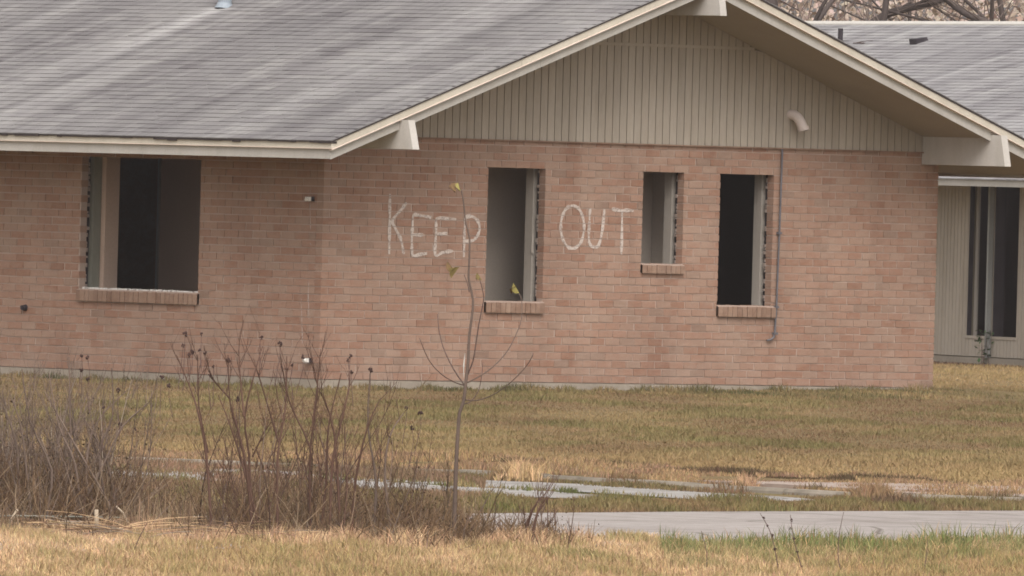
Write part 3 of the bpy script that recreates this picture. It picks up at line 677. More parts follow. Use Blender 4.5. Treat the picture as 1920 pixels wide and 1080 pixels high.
b = MB(); b.hexa([fl(s_-.10,n_-.08,z_-.05), fl(s_+.10,n_-.08,z_-.05), fl(s_+.10,n_+.10,z_+.02), fl(s_-.10,n_+.10,z_+.02)], [fl(s_-.11,n_-.09,z_+.045), fl(s_+.11,n_-.09,z_+.045), fl(s_+.09,n_+.08,z_+.075), fl(s_-.09,n_+.08,z_+.075)])
b.build('vent_box', M['darkmetal'], wroof, label='low dark square vent on the far roof')

# ================================================================== grass and plants
def colmesh(name, V, F, C, mat, nper):
    """V (n,3), F (m,nper) triangles or quads, C (n,3) -> mesh with point colours"""
    me = bpy.data.meshes.new(name)
    me.vertices.add(len(V)); me.vertices.foreach_set('co', V.astype(np.float32).ravel())
    m = len(F); me.loops.add(m*nper); me.loops.foreach_set('vertex_index', F.astype(np.int32).ravel())
    me.polygons.add(m); me.polygons.foreach_set('loop_start', np.arange(0, m*nper, nper, dtype=np.int32)); 
    try: me.polygons.foreach_set('loop_total', np.full(m, nper, dtype=np.int32))
    except Exception: pass
    me.update(calc_edges=True)
    at_ = me.color_attributes.new('Col', 'FLOAT_COLOR', 'POINT')
    at_.data.foreach_set('color', np.concatenate([C, np.ones((len(C),1))], 1).astype(np.float32).ravel())
    me.materials.append(mat); me.validate(); return me
rl, al = np.array(rL), np.array(aD); camxy = np.array(CAM)
def LD2W(L, D, z): return camxy[None,:]*np.array([[1,1,0]])+L[:,None]*rl+D[:,None]*al+np.stack([0*L,0*L,z],1)
def nz(L, D, sc, seed):      # cheap smooth 2-D noise, 0..1
    rs = np.random.default_rng(seed); o = np.zeros_like(L)
    for k in range(7):
        a = rs.uniform(0, 2*np.pi); f = sc*rs.uniform(.5, 2.2); o += np.sin((L*np.cos(a)+D*np.sin(a)*.35)*f+rs.uniform(0,6.28))
    return np.clip(.5+o/6.5, 0, 1)
def blades(name, L, D, h, w, C, label, cat, z0=GZ, lean=.5, mat=None):
    n = len(L); z = np.full(n, z0) if np.isscalar(z0) else z0
    B = LD2W(L, D, z-.01); an = RNG.uniform(0, np.pi, n); fa = RNG.uniform(-.9, .9, n)
    side = (rl[None,:]*np.cos(fa)[:,None]+al[None,:]*np.sin(fa)[:,None])*(w/2)[:,None]
    la = RNG.uniform(0, 2*np.pi, n); ln = np.abs(RNG.normal(0, lean, n))*h
    lv = rl[None,:]*(np.cos(la)*ln)[:,None]+al[None,:]*(np.sin(la)*ln)[:,None]
    up = np.stack([0*h,0*h,h],1)
    mid = B+lv*.35+up*.6; tip = B+lv+up
    V = np.stack([B-side, B+side, mid+side*.75, mid-side*.75, tip], 1).reshape(-1,3)
    i = np.arange(n)*5
    F = np.concatenate([np.stack([i,i+1,i+2],1), np.stack([i,i+2,i+3],1), np.stack([i+3,i+2,i+4],1)])
    CC = np.repeat(C, 5, 0).reshape(n,5,3).copy()
    me = colmesh(name, V, F, CC.reshape(-1,3), mat or M['grass'], 3)
    return link(name, me, None, label, cat, 'stuff')
def pick(C0, C1, t): return np.array(C0)[None,:]*(1-t)[:,None]+np.array(C1)[None,:]*t[:,None]
def jit(C, a): return np.clip(C*RNG.uniform(1-a, 1+a, (len(C),1))*RNG.uniform(1-a*.25, 1+a*.25, C.shape), 0, 1)
TAN, GOLD, BROWN, GREEN, DKG, PINK, STRAW = (.250,.180,.092), (.355,.250,.125), (.175,.113,.066), (.125,.132,.048), (.070,.075,.034), (.29,.175,.115), (.58,.40,.235)
lawn_edge = ([-12,-3.64,-1.82,-.36,.58,1.34,2.1,2.84,3.69,12], [111,111,112.0,112.9,111.9,110.4,109.4,108.7,108.4,108.4])
def inhouse(L, D):
    P = LD2W(L, D, 0*L); x, y = P[:,0], P[:,1]
    a = (x > -.03) & (x < W+.03) & (y > -.03) & (y < LEN+.1)
    dx, dy = x-FO.x, y-FO.y; n = dx*.932-dy*.363; s = -dx*.363-dy*.932
    return a | ((n > -.05) & (n < ND) & (s > S0) & (s < S1))
# the lawn
n = 330000
D = 107.8+(RNG.random(n)**1.25)*82; L = (RNG.random(n)*2-1)*(D*.036+.6)
k = (D > np.interp(L, *lawn_edge)+RNG.normal(0,.25,n)) & ~inhouse(L, D); L, D = L[k], D[k]; n = len(L)
g1, g2, g3 = nz(L, D, 1.6, 1), nz(L, D, 7, 2), nz(L, D, 3, 3)
front = np.clip((121-D)/9, 0, 1); back = np.clip((D-132)/14, 0, 1)*np.clip((182-D)/8, 0, 1)
C = pick(TAN, BROWN, np.clip(g1*1.1+back*.25-front*.5, 0, 1))
gr = np.clip((g2*.55+g3*.6-.42)*1.2, 0, .6)*(1-front*.65)
C = C*(1-gr[:,None])+np.array(GREEN)[None,:]*gr[:,None]
C = C*(1-(front*.55)[:,None])+np.array(GOLD)[None,:]*(front*.55)[:,None]
far = np.clip((D-158)/8, 0, 1)*.6; C = C*(1-far[:,None])+np.array(GOLD)[None,:]*far[:,None]
C = jit(C, .15)
h = RNG.uniform(.014,.046,n)*(.65+.8*g3)*(1+front*.2)
blades('lawn_grass', L, D, h, RNG.uniform(.006,.012,n), C, 'wide half-dead lawn of short tan and green grass in front of the brick house', 'grass', lean=.6)
# shaggy dark-green fringe at the wall foot, and the tall grass lip along the lawn edge
def along_wall(n):
    u = RNG.random(n); g_ = u < .62; t = RNG.random(n)
    x = np.where(g_, t*W, -np.abs(RNG.normal(0,.12,n))-.03); y = np.where(g_, -np.abs(RNG.normal(0,.14,n))-.03, t*LEN*.8)
    P = np.stack([x,y],1)-camxy[None,:2]; return P@rl[:2], P@al[:2], g_, t
L, D, g_, t = along_wall(9000)
hh = RNG.uniform(.025,.09,len(L))*np.where(g_, .7+.7*t, .95)*(.5+nz(L,D,9,31))
blades('wall_foot_grass', L, D, hh, RNG.uniform(.006,.011,len(L)), jit(pick(DKG, TAN, nz(L, D, 6, 5)*.8), .35), 'dark green fringe of grass growing along the foot of the brick walls', 'grass', z0=GZ)
# raised earth at the right end of the gable wall, where the grass hides the foundation
b = MB(); b.poly([(3.6,-.014,GZ-.02),(W+.6,-.014,GZ+.02),(W+.6,-.014,-.005),(5.2,-.014,-.075),(3.6,-2.5,GZ+.001),(W+.6,-2.8,GZ+.001)], [(0,4,5,1),(0,3,5,4),(3,2,5)]); b.poly([(W+.6,-.014,-.01),(W+.6,-2.8,GZ+.001),(W+3,-.5,GZ+.001),(W+2,3,GZ+.001),(W,3,-.03),(W,-.014,-.01)], [(0,1,2),(0,2,3),(0,3,4,5)])
b.build('earth_bank', M['soil'], kind='structure')
n = 5200; t = RNG.random(n); x = 3.6+t*(W+.3-3.6); y = -RNG.random(n)**1.5*1.6-.02; P = np.stack([x,y],1)-camxy[None,:2]
zb = np.interp(x, [3.6,5.2,W+.6], [GZ,-.078,-.010]); zb = zb+(GZ-zb)*np.clip(-y/2.4,0,1)
blades('bank_grass', P@rl[:2], P@al[:2], RNG.uniform(.02,.05,n), RNG.uniform(.006,.012,n), jit(pick(DKG, TAN, np.clip(nz(x,y,5,6)+.1,0,1)), .3), 'sparse brown-green grass on the low bank at the right end of the gable wall', 'grass', z0=zb)
n = 30000; L = RNG.uniform(-5, 5.2, n); e = np.interp(L, *lawn_edge); D = e+np.abs(RNG.normal(0,.9,n))-.35
C = jit(pick((.075,.065,.036), (.15,.095,.06), np.clip(nz(L, D, 8, 7)*1.1, 0, 1)), .35)
D = np.where(RNG.random(n) < .6, e-.32+RNG.normal(0,.12,n), D); C = C*.85
blades('lawn_edge_grass', L, D, RNG.uniform(.02,.055,n)*(.5+nz(L,D,6,8)), RNG.uniform(.005,.010,n), C, 'shaggy overgrown edge of the lawn beside the old sidewalk', 'grass')
# litter and weeds over the sidewalk and gutter
def band(n, L0, L1, line, w0, w1):
    L = RNG.uniform(L0, L1, n); D = np.interp(L, [p[0] for p in line], [p[1] for p in line])+RNG.uniform(w0, w1, n); return L, D
LE = list(zip(*lawn_edge))
L, D = band(80000, -5, 5, KP, .25, 7.0); m = nz(L, D, 4.0, 9); hole = ((L > 1.38) & (L < 1.80)) | ((L > 1.86) & (L < 2.50)) 
keep = (D < np.interp(L, *lawn_edge)+.3) & (np.where(hole, m > .80, m > .22)); L, D, m = L[keep], D[keep], m[keep]
blades('sidewalk_weeds', L, D, RNG.uniform(.012,.060,len(L))*(.15+m)*np.where((L>1.2)&(L<2.5), .6, 1.25), RNG.uniform(.004,.009,len(L)), jit(pick((.24,.155,.10), GOLD, nz(L, D, 7, 10)*.8), .4), 'dead pinkish-tan grass growing over the sidewalk behind the kerb', 'weeds', z0=GZ+.03)
L, D = band(30000, -5, 5, KP, -1.3, .02); m = nz(L, D, 7.0, 11); keep = m > .30; L, D, m = L[keep], D[keep], m[keep]
blades('gutter_weeds', L, D, RNG.uniform(.010,.06,len(L))*(.2+m), RNG.uniform(.004,.009,len(L)), jit(pick((.20,.12,.08), (.13,.115,.05), nz(L, D, 6, 12)*.9), .4), 'low brown and green weeds in the gutter along the kerb', 'weeds')
S1L = [(-9,110),(-4,106.5),(-1.75,105.0),(-.92,104.3),(-.18,103.0),(.54,102.0),(1.25,100.8),(1.96,100.9)]
L, D = band(5000, -4, 2.0, S1L, -1.0, .2); m = nz(L, D, 9, 13); keep = m > .48; L, D, m = L[keep], D[keep], m[keep]
blades('crack_weeds', L, D, RNG.uniform(.02,.06,len(L))*(.4+m), RNG.uniform(.004,.009,len(L)), jit(pick(TAN, GREEN, nz(L, D, 9, 14)), .4), 'broken line of weeds growing between the two strips of old side street', 'weeds')
RF = [(-12,76.6),(-3.02,90.06),(-.82,93.6),(1.2,96.84),(3.44,99.9),(12,113)]
n = 60000; L = RNG.uniform(-5, 5, n); r0 = np.interp(L, [p[0] for p in RF], [p[1] for p in RF]); r1 = np.interp(L, [-4,-1.63,-.89,-.32,.18,.82,2.0,3.5,6], [103.6,102.2,101.0,100.2,99.7,99.9,100.9,102.6,103.5])
D = r0+.15+RNG.random(n)*(np.maximum(r1-r0, .8)-.1)
g4 = nz(L, D, 5, 15); C = pick(BROWN, GREEN, np.clip(g4*1.0-.08, 0, 1)); t = np.clip(nz(L,D,9,16)*1.0,0,1); C = C*(1-t[:,None]*.5)+np.array(TAN)*t[:,None]*.5
blades('verge_grass', L, D, RNG.uniform(.02,.065,n)*(.4+1.1*g4), RNG.uniform(.004,.009,n), jit(C, .35), 'strip of green and brown grass between the road and the old side street', 'grass')
L, D = band(9000, -5, 5, RF, .0, .7); blades('road_edge_litter', L, D, RNG.uniform(.005,.02,len(L)), RNG.uniform(.006,.014,len(L)), jit(pick((.07,.045,.04),(.16,.10,.07),RNG.random(len(L))), .3), 'dark line of leaf litter along the far edge of the road', 'leaf litter')
L, D = band(26000, -5, 5, KP, -.12, .9); m = nz(L, D, 9.0, 33); keep = m > .50; L, D, m = L[keep], D[keep], m[keep]
blades('kerb_weeds', L, D, RNG.uniform(.02,.11,len(L))*np.clip(m-.35,0,1)*1.6, RNG.uniform(.004,.008,len(L)), jit(pick((.21,.13,.08), (.13,.10,.05), nz(L, D, 5, 34)), .4), 'ragged patches of brown-green weeds spilling over the kerb', 'weeds')
# brown scrubby growth hiding the old pavement behind the shrubs
n = 34000; L = -.15-np.abs(RNG.normal(0,1.9,n)); D = RNG.uniform(98.5, 108.5, n); m = nz(L, D, 3.2, 23); keep = (m > .40+.25*np.clip(L+1.2,0,1)) & (L > -5.5); L, D, m = L[keep], D[keep], m[keep]
C = pick((.20,.135,.085), (.13,.095,.06), RNG.random(len(L))); t = nz(L, D, 5, 24)[:,None]*.5; C = C*(1-t)+np.array(PINK)*t
blades('pavement_scrub', L, D, RNG.uniform(.02,.10,len(L))*(.3+m*.8), RNG.uniform(.004,.008,len(L)), jit(C, .35), 'brown dead scrub growing over the old pavement behind the bare shrubs', 'weeds')
# near verge: green tufts at the road, straw nearer
RN = [(-12,75.3),(-3.0,82.4),(-1.4,85.2),(-.15,87.0),(1.12,88.4),(3.2,91.4),(12,103)]
RNX, RNY = [p[0] for p in RN], [p[1] for p in RN]
n = 270000; L = RNG.uniform(-4.2, 4.2, n); D = 75.5+RNG.random(n)*19.5
shr = np.interp(L, [-4,-2.96,-2.6,-2.12,-1.42,-.93,-.29,.3,.7,1.2], [88.6,88.3,87.2,86.4,86.2,85.6,86.2,88,89.3,90.3])
keep = D < np.where(L < .9, shr+RNG.normal(0,.15,n), np.interp(L, RNX, RNY)+RNG.normal(0,.12,n)); L, D = L[keep], D[keep]; n = len(L)
edge = np.where(L < .9, 99, np.interp(L, RNX, RNY)); green = np.clip(1-(edge-D)/6.5, 0, 1)*np.clip((L-.1)/.8, 0, 1)
g5, g6 = nz(L, D, 2.2, 17), nz(L, D, 6, 18)
C = pick(STRAW, GOLD, np.clip(g5*1.2, 0, 1)); t = np.clip(g6*1.3-.45, 0, .7); C = C*(1-t[:,None])+np.array((.28,.225,.10))*t[:,None]
t = (RNG.random(n) < .22)*.7; C = C*(1-t[:,None])+np.array(PINK)*t[:,None]
t = np.clip(green*1.1+(g6-.55)*.7*(L > .2), 0, .9)*(RNG.random(n) < .8); C = C*(1-t[:,None])+np.array((.125,.155,.055))*t[:,None]
blades('near_verge_grass', L, D, RNG.uniform(.02,.065,n)*(.6+.9*g6)*(1+.9*green*(RNG.random(n) < .25)), RNG.uniform(.003,.0065,n), jit(C, .35), 'straw-coloured grass in the foreground turning green beside the road at the right', 'grass', lean=.55)
# taller straw lip in front of the shrubs
n = 16000; L = RNG.uniform(-3.6, .5, n); D = np.interp(L, [-4,-2.96,-2.6,-2.12,-1.42,-.93,-.29,.5], [88.4,88.1,87.0,86.2,86.0,85.5,86.0,87.6])+RNG.normal(0,.35,n)
blades('straw_lip', L, D, RNG.uniform(.03,.11,n)*(.5+nz(L,D,9,19)), RNG.uniform(.003,.006,n), jit(pick(STRAW, PINK, RNG.random(n)*.7), .35), 'taller pale straw along the foot of the bare shrubs', 'dry grass', lean=.7)

# ---- woody plants: tubes with point colours
class TW:
    def __init__(s): s.V=[]; s.F=[]; s.C=[]
    def tube(s, pts, rad, col, n=4):
        base = len(s.V); m = len(pts)
        for i, p in enumerate(pts):
            t = (pts[min(i+1,m-1)]-pts[max(i-1,0)]).normalized(); a = t.cross(Vector((.4,.8,.1))).normalized(); b_ = t.cross(a)
            for k in range(n):
                an = 2*math.pi*k/n; s.V.append(tuple(p+(a*math.cos(an)+b_*math.sin(an))*rad[i])); s.C.append(col)
        for i in range(m-1):
            for k in range(n): s.F.append((base+i*n+k, base+i*n+(k+1)%n, base+(i+1)*n+(k+1)%n, base+(i+1)*n+k))
    def build(s, name, parent=None, **k):
        me = colmesh(name, np.array(s.V), np.array(s.F), np.array(s.C), M['twig'], 4); return link(name, me, parent, **k)
def vcol(c, a=.2):
    f = random.uniform(1-a, 1+a); return tuple(x*f for x in c)
REDB, GREYB, PALE, OLIVE, DARKB = (.112,.066,.050), (.165,.122,.098), (.33,.27,.21), (.135,.095,.058), (.060,.036,.030)
def curve(p, d, ln, bend, n=5, wob=.06):
    pts = [p.copy()]; d = d.normalized()
    for i in range(n):
        d = (d+bend/n+Vector((random.gauss(0,wob),random.gauss(0,wob),random.gauss(0,wob*.5)))).normalized(); pts.append(pts[-1]+d*ln/n)
    return pts
def rad(r0, r1, n): return [r0+(r1-r0)*i/(n-1) for i in range(n)]
def twigs(tw, path, r, ln, col, k, depth=1, up=.5, lo=.25):
    for _ in range(k):
        i = random.uniform(lo, .97)*(len(path)-1); j = int(i); p = path[j].lerp(path[min(j+1, len(path)-1)], i-j)
        t = (path[min(j+1, len(path)-1)]-path[j]).normalized() if j < len(path)-1 else Vector((0,0,1))
        side = Vector((random.gauss(0,1),random.gauss(0,1),random.gauss(0,.3))).normalized()
        d = t*.75+side*.6+Vector((0,0,up*.5)); l2 = ln*random.uniform(.45,1.1)
        q = curve(p, d, l2, Vector((0,0,up)), 3, .08); c = vcol(col, .25); tw.tube(q, rad(r*.6, r*.28, len(q)), c, 3)
        if depth > 0: twigs(tw, q, r*.55, ln*.55, col, random.randint(1,3), depth-1, up, .3)
def stem_world(pts, D, dr=.0): return [at(p[0], D+dr*i, p[1]) for i, p in enumerate(pts)]
def seed_head(parent, p, r, name='seed_head'):
    b = MB(); 
    for k in range(7):
        d = Vector((random.gauss(0,1),random.gauss(0,1),random.gauss(0,1)+.3)).normalized()*r*.75; q = p+d; rr = r*.55
        b.poly([q+Vector(v)*rr for v in ((1,0,0),(0,1,0),(-1,0,0),(0,-1,0),(0,0,1.2),(0,0,-1))], [(0,1,4),(1,2,4),(2,3,4),(3,0,4),(1,0,5),(2,1,5),(3,2,5),(0,3,5)])
    b.build(name, M['seed'], parent)
M['seed'] = plain('dried_seed_head', (.055,.032,.028), .3, 30)
def shrub(L0, D0, width, hgt, nst, ntw, label, col=REDB, given=(), heads=(), gD=None, low_tangle=1.0, name='bare_shrub', grp='bare winter shrubs along the verge'):
    root = empty(name, at(L0, D0, GZ), label, 'shrub', grp); inv = at(L0, D0, GZ)
    class _T(TW):
        def build(s, nm, **k):
            me = colmesh(nm, np.array(s.V)-np.array(inv), np.array(s.F), np.array(s.C), M['twig'], 4); return link(nm, me, root, **k)
    st, tg = _T(), _T()
    for g_ in given:
        dd = random.uniform(-.4,.4); pts = smooth3([at(p[0], (gD or D0)+dd+i*random.uniform(-.02,.02), p[1]) for i, p in enumerate(g_)])
        if g_[0][1] < .2: pts[0].z = GZ-.02
        r0 = .0085 if g_[0][1] < .2 else .005; c = vcol(REDB if col is REDB else GREYB, .2)
        s1 = _T(); s1.tube(pts, rad(r0*1.15, .0026, len(pts)), c, 5); s1.build('stem'); twigs(tg, pts, .0042, .22, col, 6, 1, .5, .2)
    for _ in range(nst):
        l = L0+random.gauss(0, width*.33); d = D0+random.gauss(0,.5); p = at(l, d, GZ-.02)
        spread = (l-L0)/max(width,.1)*.5+random.gauss(0,.22)
        hd = rL*spread+aD*random.gauss(0,.2)+Vector((0,0,1)); H = hgt*random.uniform(.45,1)
        q = curve(p, hd, H, Vector((0,0,.25))+rL*random.gauss(0,.2), 7, .05); cc = vcol(random.choice([col, col, GREYB, PALE if col is GREYB else DARKB]), .25)
        st.tube(q, rad(random.uniform(.0035,.006), .0016, len(q)), cc, 4); twigs(tg, q, .0038, .26*hgt, col, ntw, 1, .55, .15)
    for _ in range(int(nst*25*low_tangle)):
        l = L0+random.gauss(0, width*.42); d = D0+random.gauss(0,.7); p = at(l, d, GZ-.02)
        q = curve(p, rL*random.gauss(0,.55)+aD*random.gauss(0,.3)+Vector((0,0,1)), hgt*random.uniform(.10,.50), Vector((0,0,.1))+rL*random.gauss(0,.5), 4, .12)
        tg.tube(q, rad(.0036,.0016, len(q)), vcol(random.choice([OLIVE, GREYB, BROWN, (.11,.068,.048), (.13,.085,.055), (.27,.20,.135)]), .3), 3); 
        if random.random() < .6: twigs(tg, q, .003, .12, BROWN, 3, 0, .3, .3)
    for _ in range(int(70*nst*low_tangle)):
        l = L0+random.gauss(0, width*.42); d = D0+random.gauss(0,.6); hz_ = GZ+hgt*min(.75, abs(random.gauss(0,.27))); p = at(l, d, hz_)
        s_ = random.uniform(.004,.010); a1 = Vector((random.gauss(0,1),random.gauss(0,1),random.gauss(0,1))).normalized(); a2 = a1.cross(Vector((.2,.3,1))).normalized(); nb = len(tg.V)
        tg.V += [tuple(p-a1*s_), tuple(p+a2*s_*.6), tuple(p+a1*s_), tuple(p-a2*s_*.6)]; cc = vcol(random.choice([(.115,.072,.05),(.15,.10,.065),(.085,.055,.04),(.12,.10,.055)]), .25); tg.C += [cc]*4; tg.F.append((nb,nb+1,nb+2,nb+3))
    if st.V: tg.F += [tuple(x+len(tg.V) for x in f) for f in st.F]; tg.V += st.V; tg.C += st.C
    tg.build('twigs', kind='stuff')
    for (hl, hz) in heads: 
        p = at(hl, (gD or D0), hz)-inv; seed_head(root, p, random.uniform(.009,.016))
        s2 = MB(); q = [p+Vector((0,0,-.16-random.random()*.1))+rL*random.gauss(0,.02), p+Vector((0,0,-.07))+rL*random.gauss(0,.006), p]; s2.tube(q, [.0022,.0018,.0015], 4); s2.build('seed_stalk', M['stalk'], root)
    return root
M['stalk'] = plain('stalk_bark', (.12,.075,.065), .2, 20)
def smooth3(pts, n=3):
    out = []
    for i in range(len(pts)-1):
        p0, p1, p2, p3 = [pts[max(0, min(len(pts)-1, i+k))] for k in (-1,0,1,2)]
        for k in range(n):
            t = k/n; out.append(.5*((2*p1)+(p2-p0)*t+(2*p0-5*p1+4*p2-p3)*t*t+(3*p1-p0-3*p2+p3)*t**3))
    out.append(pts[-1].copy()); return out
S_, H_ = STEMS, HEADS
def near(heads, l0, l1): return [h for h in heads if l0 <= h[0] < l1]
shrub(-1.50, 86.9, .55, .95, 12, 7, 'tall reddish bare shrub with dark seed heads, next right of the dense left thicket', REDB, [S_[0],S_[1],S_[2],S_[3],S_[4],S_[12],S_[13],S_[17]], near(H_,-9,-1.40), 86.3)
shrub(-1.20, 87.3, .45, .95, 12, 7, 'slender bare shrub in front of the corner of the house', REDB, [S_[5],S_[6],S_[7],S_[8],S_[9],S_[18]], near(H_,-1.40,-1.05), 86.3)
shrub(-.92, 86.9, .42, .82, 11, 7, 'bare shrub with upright brown stems left of the young tree', REDB, [S_[10],S_[11],S_[16]], near(H_,-1.05,-.80), 86.3)
shrub(-.62, 87.0, .40, .66, 11, 6, 'low bare brown shrub just left of the young tree', OLIVE, [S_[14],S_[15]], near(H_,-.80,0), 86.3, low_tangle=1.6)
shrub(-.42, 86.8, .34, .50, 13, 6, 'short brushy brown growth at the foot of the young tree', OLIVE, low_tangle=2.0)
shrub(-3.05, 88.4, .55, 1.02, 30, 9, 'dense grey-brown bare shrub cut by the left edge of the picture', GREYB, LEFTSTEMS[7:9]+LEFTSTEMS[4:5], (), 87.2, low_tangle=2.2)
shrub(-2.72, 88.2, .42, 1.02, 27, 9, 'dense bare shrub crossed by one dark leaning stem', GREYB, LEFTSTEMS[1:4]+LEFTSTEMS[0:1], LEFTHEADS[3:5], 87.2, low_tangle=2.0)
shrub(-2.38, 88.0, .36, .98, 20, 9, 'grey bare shrub at the right side of the dense left thicket', GREYB, LEFTSTEMS[5:7]+LEFTSTEMS[9:], LEFTHEADS[:3]+LEFTHEADS[5:], 87.2, low_tangle=1.8)
shrub(-1.95, 88.2, .28, .42, 8, 4, 'thin low scrub in the gap between the two thickets', OLIVE, low_tangle=1.8)
shrub(.12, 87.4, .36, .30, 11, 5, 'low fan of bare twigs beside the road, right of the young tree', REDB, [WEEDS[7], WEEDS[8]], (), 86.6, low_tangle=1.0)

# young tree
def tubes_obj(name, paths, r0s, r1s, mat, parent, n=7, smooth=True):
    b = MB()
    for p, a_, c_ in zip(paths, r0s, r1s): b.tube(p, rad(a_, c_, len(p)), n)
    return b.build(name, mat, parent, smooth=smooth)
M['bark'] = plain('young_bark', (.125,.092,.075), .25, 14, .9, stretch=(1,1,.3)); M['bark2'] = plain('red_twig', (.10,.066,.056), .2, 14)
tree = empty('young_tree', (0,0,0), 'slim young tree, nearly leafless, standing in front of the KEEP OUT wall', 'tree')
TD = 86.0
tp = smooth3([at(p[0], TD, p[1]) for p in TRUNK], 2)
b = MB(); zt_ = tp[-1].z
b.tube(tp, [max(.0042, .0105*(1-(p.z+.1)/2.1)**1.1+.0042) for p in tp], 8); b.build('trunk', M['bark'], tree, smooth=True)
for i, br in enumerate(BRANCHES):
    dd = [.10,-.12,-.05,.18,-.2,.08,.05][i]
    pts = smooth3([at(p[0], TD+dd*k/max(1,len(br)-1)*2, p[1]) for k, p in enumerate(br)])
    b = MB(); b.tube(pts, rad([.0044,.0034,.0048,.0042,.0038,.0034,.0032][i], .0022, len(pts)), 6); b.build('branch', M['bark2'] if i in (0,1,2,5,6) else M['bark'], tree, smooth=True)
for (l, z, hh) in ((-.288,.69,.09),(-.252,1.0-.17,.0),(-.258,.94,.14)):
    if hh > .1: b = MB(); p = [at(l-.004, TD-.014, z-hh/2), at(l-.006, TD-.016, z), at(l, TD-.012, z+hh/2)]; b.tube(p, [.001,.0045,.001], 6); b.build('bark_scar', M['fixgrey'], tree)
def leafmat(nm, c): return plain(nm, c, .35, 25, .7)
M['leafg'] = leafmat('yellow_green_leaf', (.26,.225,.075)); M['leafb'] = leafmat('withered_leaf', (.15,.095,.045)); M['leafo'] = leafmat('olive_leaf', (.19,.145,.055))
for (l, z), mt, sz in zip(LEAVES, ('leafb','leafg','leafb','leafo','leafo','leafg','leafb'), (.036,.030,.038,.040,.026,.036,.026)):
    b = MB(); c = at(l, TD+.02, z); a1 = random.uniform(0, 6.28); ax = Vector((math.cos(a1)*.6, math.sin(a1)*.6, random.choice((-1,1))*.8)).normalized(); sd_ = ax.cross(Vector((.3,-.8,.2))).normalized(); nn_ = ax.cross(sd_)
    pr = [(-1,0),(-.6,.55),(0,.75),(.6,.5),(1,0),(.6,-.5),(0,-.75),(-.6,-.55)]
    top_ = [c+ax*sz*u+sd_*sz*v+nn_*sz*(abs(v)*.6+random.uniform(-.1,.1)) for u, v in pr]; bt = [q+nn_*.0012 for q in top_]
    b.prism(bt, top_); b.poly([top_[0], top_[4], top_[2]+nn_*sz*.3], [(0,1,2)]); b.build('leaf', M[mt], tree)

# weeds in the foreground
wl_ = ['tall dead weed stalk leaning right, left one of the pair at the lower right','dead weed stalk with small seed pods, right one of the pair at the lower right','single smooth curved dead stem at the lower right','short dead stalk standing in front of the road right of centre','short dark stalk near the bottom right of centre','thin stalk near the bottom right corner','thin branching stalk near the bottom right corner']
for i in (0,1,2,3,4,5,6):
    pts = [at(p[0], 82.5, p[1]) for p in WEEDS[i]][::-1]
    if pts[0].z > GZ: pts.insert(0, Vector((pts[0].x, pts[0].y, GZ-.01)))
    pts = smooth3(pts); root = empty('dead_weed', pts[0], wl_[i], 'weed', 'dead weed stalks in the foreground'); o_ = pts[0].copy(); pts = [p-o_ for p in pts]
    b = MB(); b.tube(pts, rad(.0035 if i < 3 else .0025, .0014, len(pts)), 5); b.build('stalk', M['stalk'], root)
    if i < 2:
        for k in range(7):
            p = pts[int((.25+.1*k)*(len(pts)-1))]; seed_head(root, p+rL*random.uniform(-.008,.008), random.uniform(.005,.009), 'seed_pod')
pts = smooth3([at(p[0], 82.5, p[1]) for p in WEEDS[9]][::1]); root = empty('dead_weed', pts[0], 'dark leaning stalk in the straw at the lower left', 'weed', 'dead weed stalks in the foreground'); b = MB(); b.tube([p-pts[0] for p in pts], rad(.004,.002,len(pts)), 5); b.build('stalk', M['stalk'], root)

# thin pale grass stalks standing among the shrub stems
n = 5200; L = RNG.uniform(-3.4, -.1, n); D = RNG.uniform(85.9, 89.2, n); m = nz(L, D, 4, 41); k_ = m > .35; L, D, m = L[k_], D[k_], m[k_]
blades('tall_dead_grass', L, D, RNG.uniform(.08,.36,len(L))*m, RNG.uniform(.003,.0055,len(L)), jit(pick((.30,.215,.135), (.17,.12,.08), RNG.random(len(L))), .3), 'thin dead grass standing up through the bare shrubs', 'dry grass', lean=.3)
n = 3500; L = RNG.uniform(-3.6, 4, n); D = RNG.uniform(77, 92, n)
keep = D < np.interp(L, RNX, RNY)-.3; L, D = L[keep], D[keep]; n = len(L)
blades('dead_leaf_scatter', L, D, RNG.uniform(.006,.03,n), RNG.uniform(.006,.014,n), jit(pick((.16,.09,.06), (.30,.20,.12), RNG.random(n)), .3), 'small dead leaves scattered through the foreground grass', 'leaf litter', lean=1.5)
# fallen straw and sticks at the lower left
tw = TW()
for k in range(420):
    l = random.uniform(-3.3,-2.05) if random.random() < .8 else random.uniform(-2.1,-1.2); d = np.interp(l, [-4,-2.96,-2.6,-2.12,-1.2], [87.9,87.5,86.7,85.9,85.8])+random.gauss(0,.35)
    p = at(l, d, GZ+random.uniform(.0,.11)*random.random()); ln = random.uniform(.12,.55); dr = rL*random.choice((-1,1))+aD*random.gauss(0,.5)+Vector((0,0,random.uniform(-.05,.45)))
    q = curve(p, dr, ln, Vector((0,0,-.35)), 4, .05); c = vcol(random.choice([STRAW, STRAW, PALE, PINK, TAN]), .25); tw.tube(q, rad(random.uniform(.0018,.004),.0014,len(q)), c, 3)
tw.build('fallen_straw', label='tangle of pale fallen straw at the foot of the left thicket', cat='dry straw', kind='stuff')
def stick(pts, r, mat, name, label, cat='stick'):
    o_ = pts[0]; root = empty(name, o_, label, cat); b = MB(); b.tube([p-o_ for p in pts], r, 7); b.build('wood', M[mat], root, smooth=True); return root
M['cutwood'] = plain('pale_wood', (.42,.34,.25), .12, 20)
def pxp(L, z, D): return at(L, D, z)
stick([at(-2.86,86.6,.0-.06), at(-2.81,86.6,.035)], [.009,.009], 'cutwood', 'broken_stick', 'pale broken stick leaning in the straw at the far lower left')
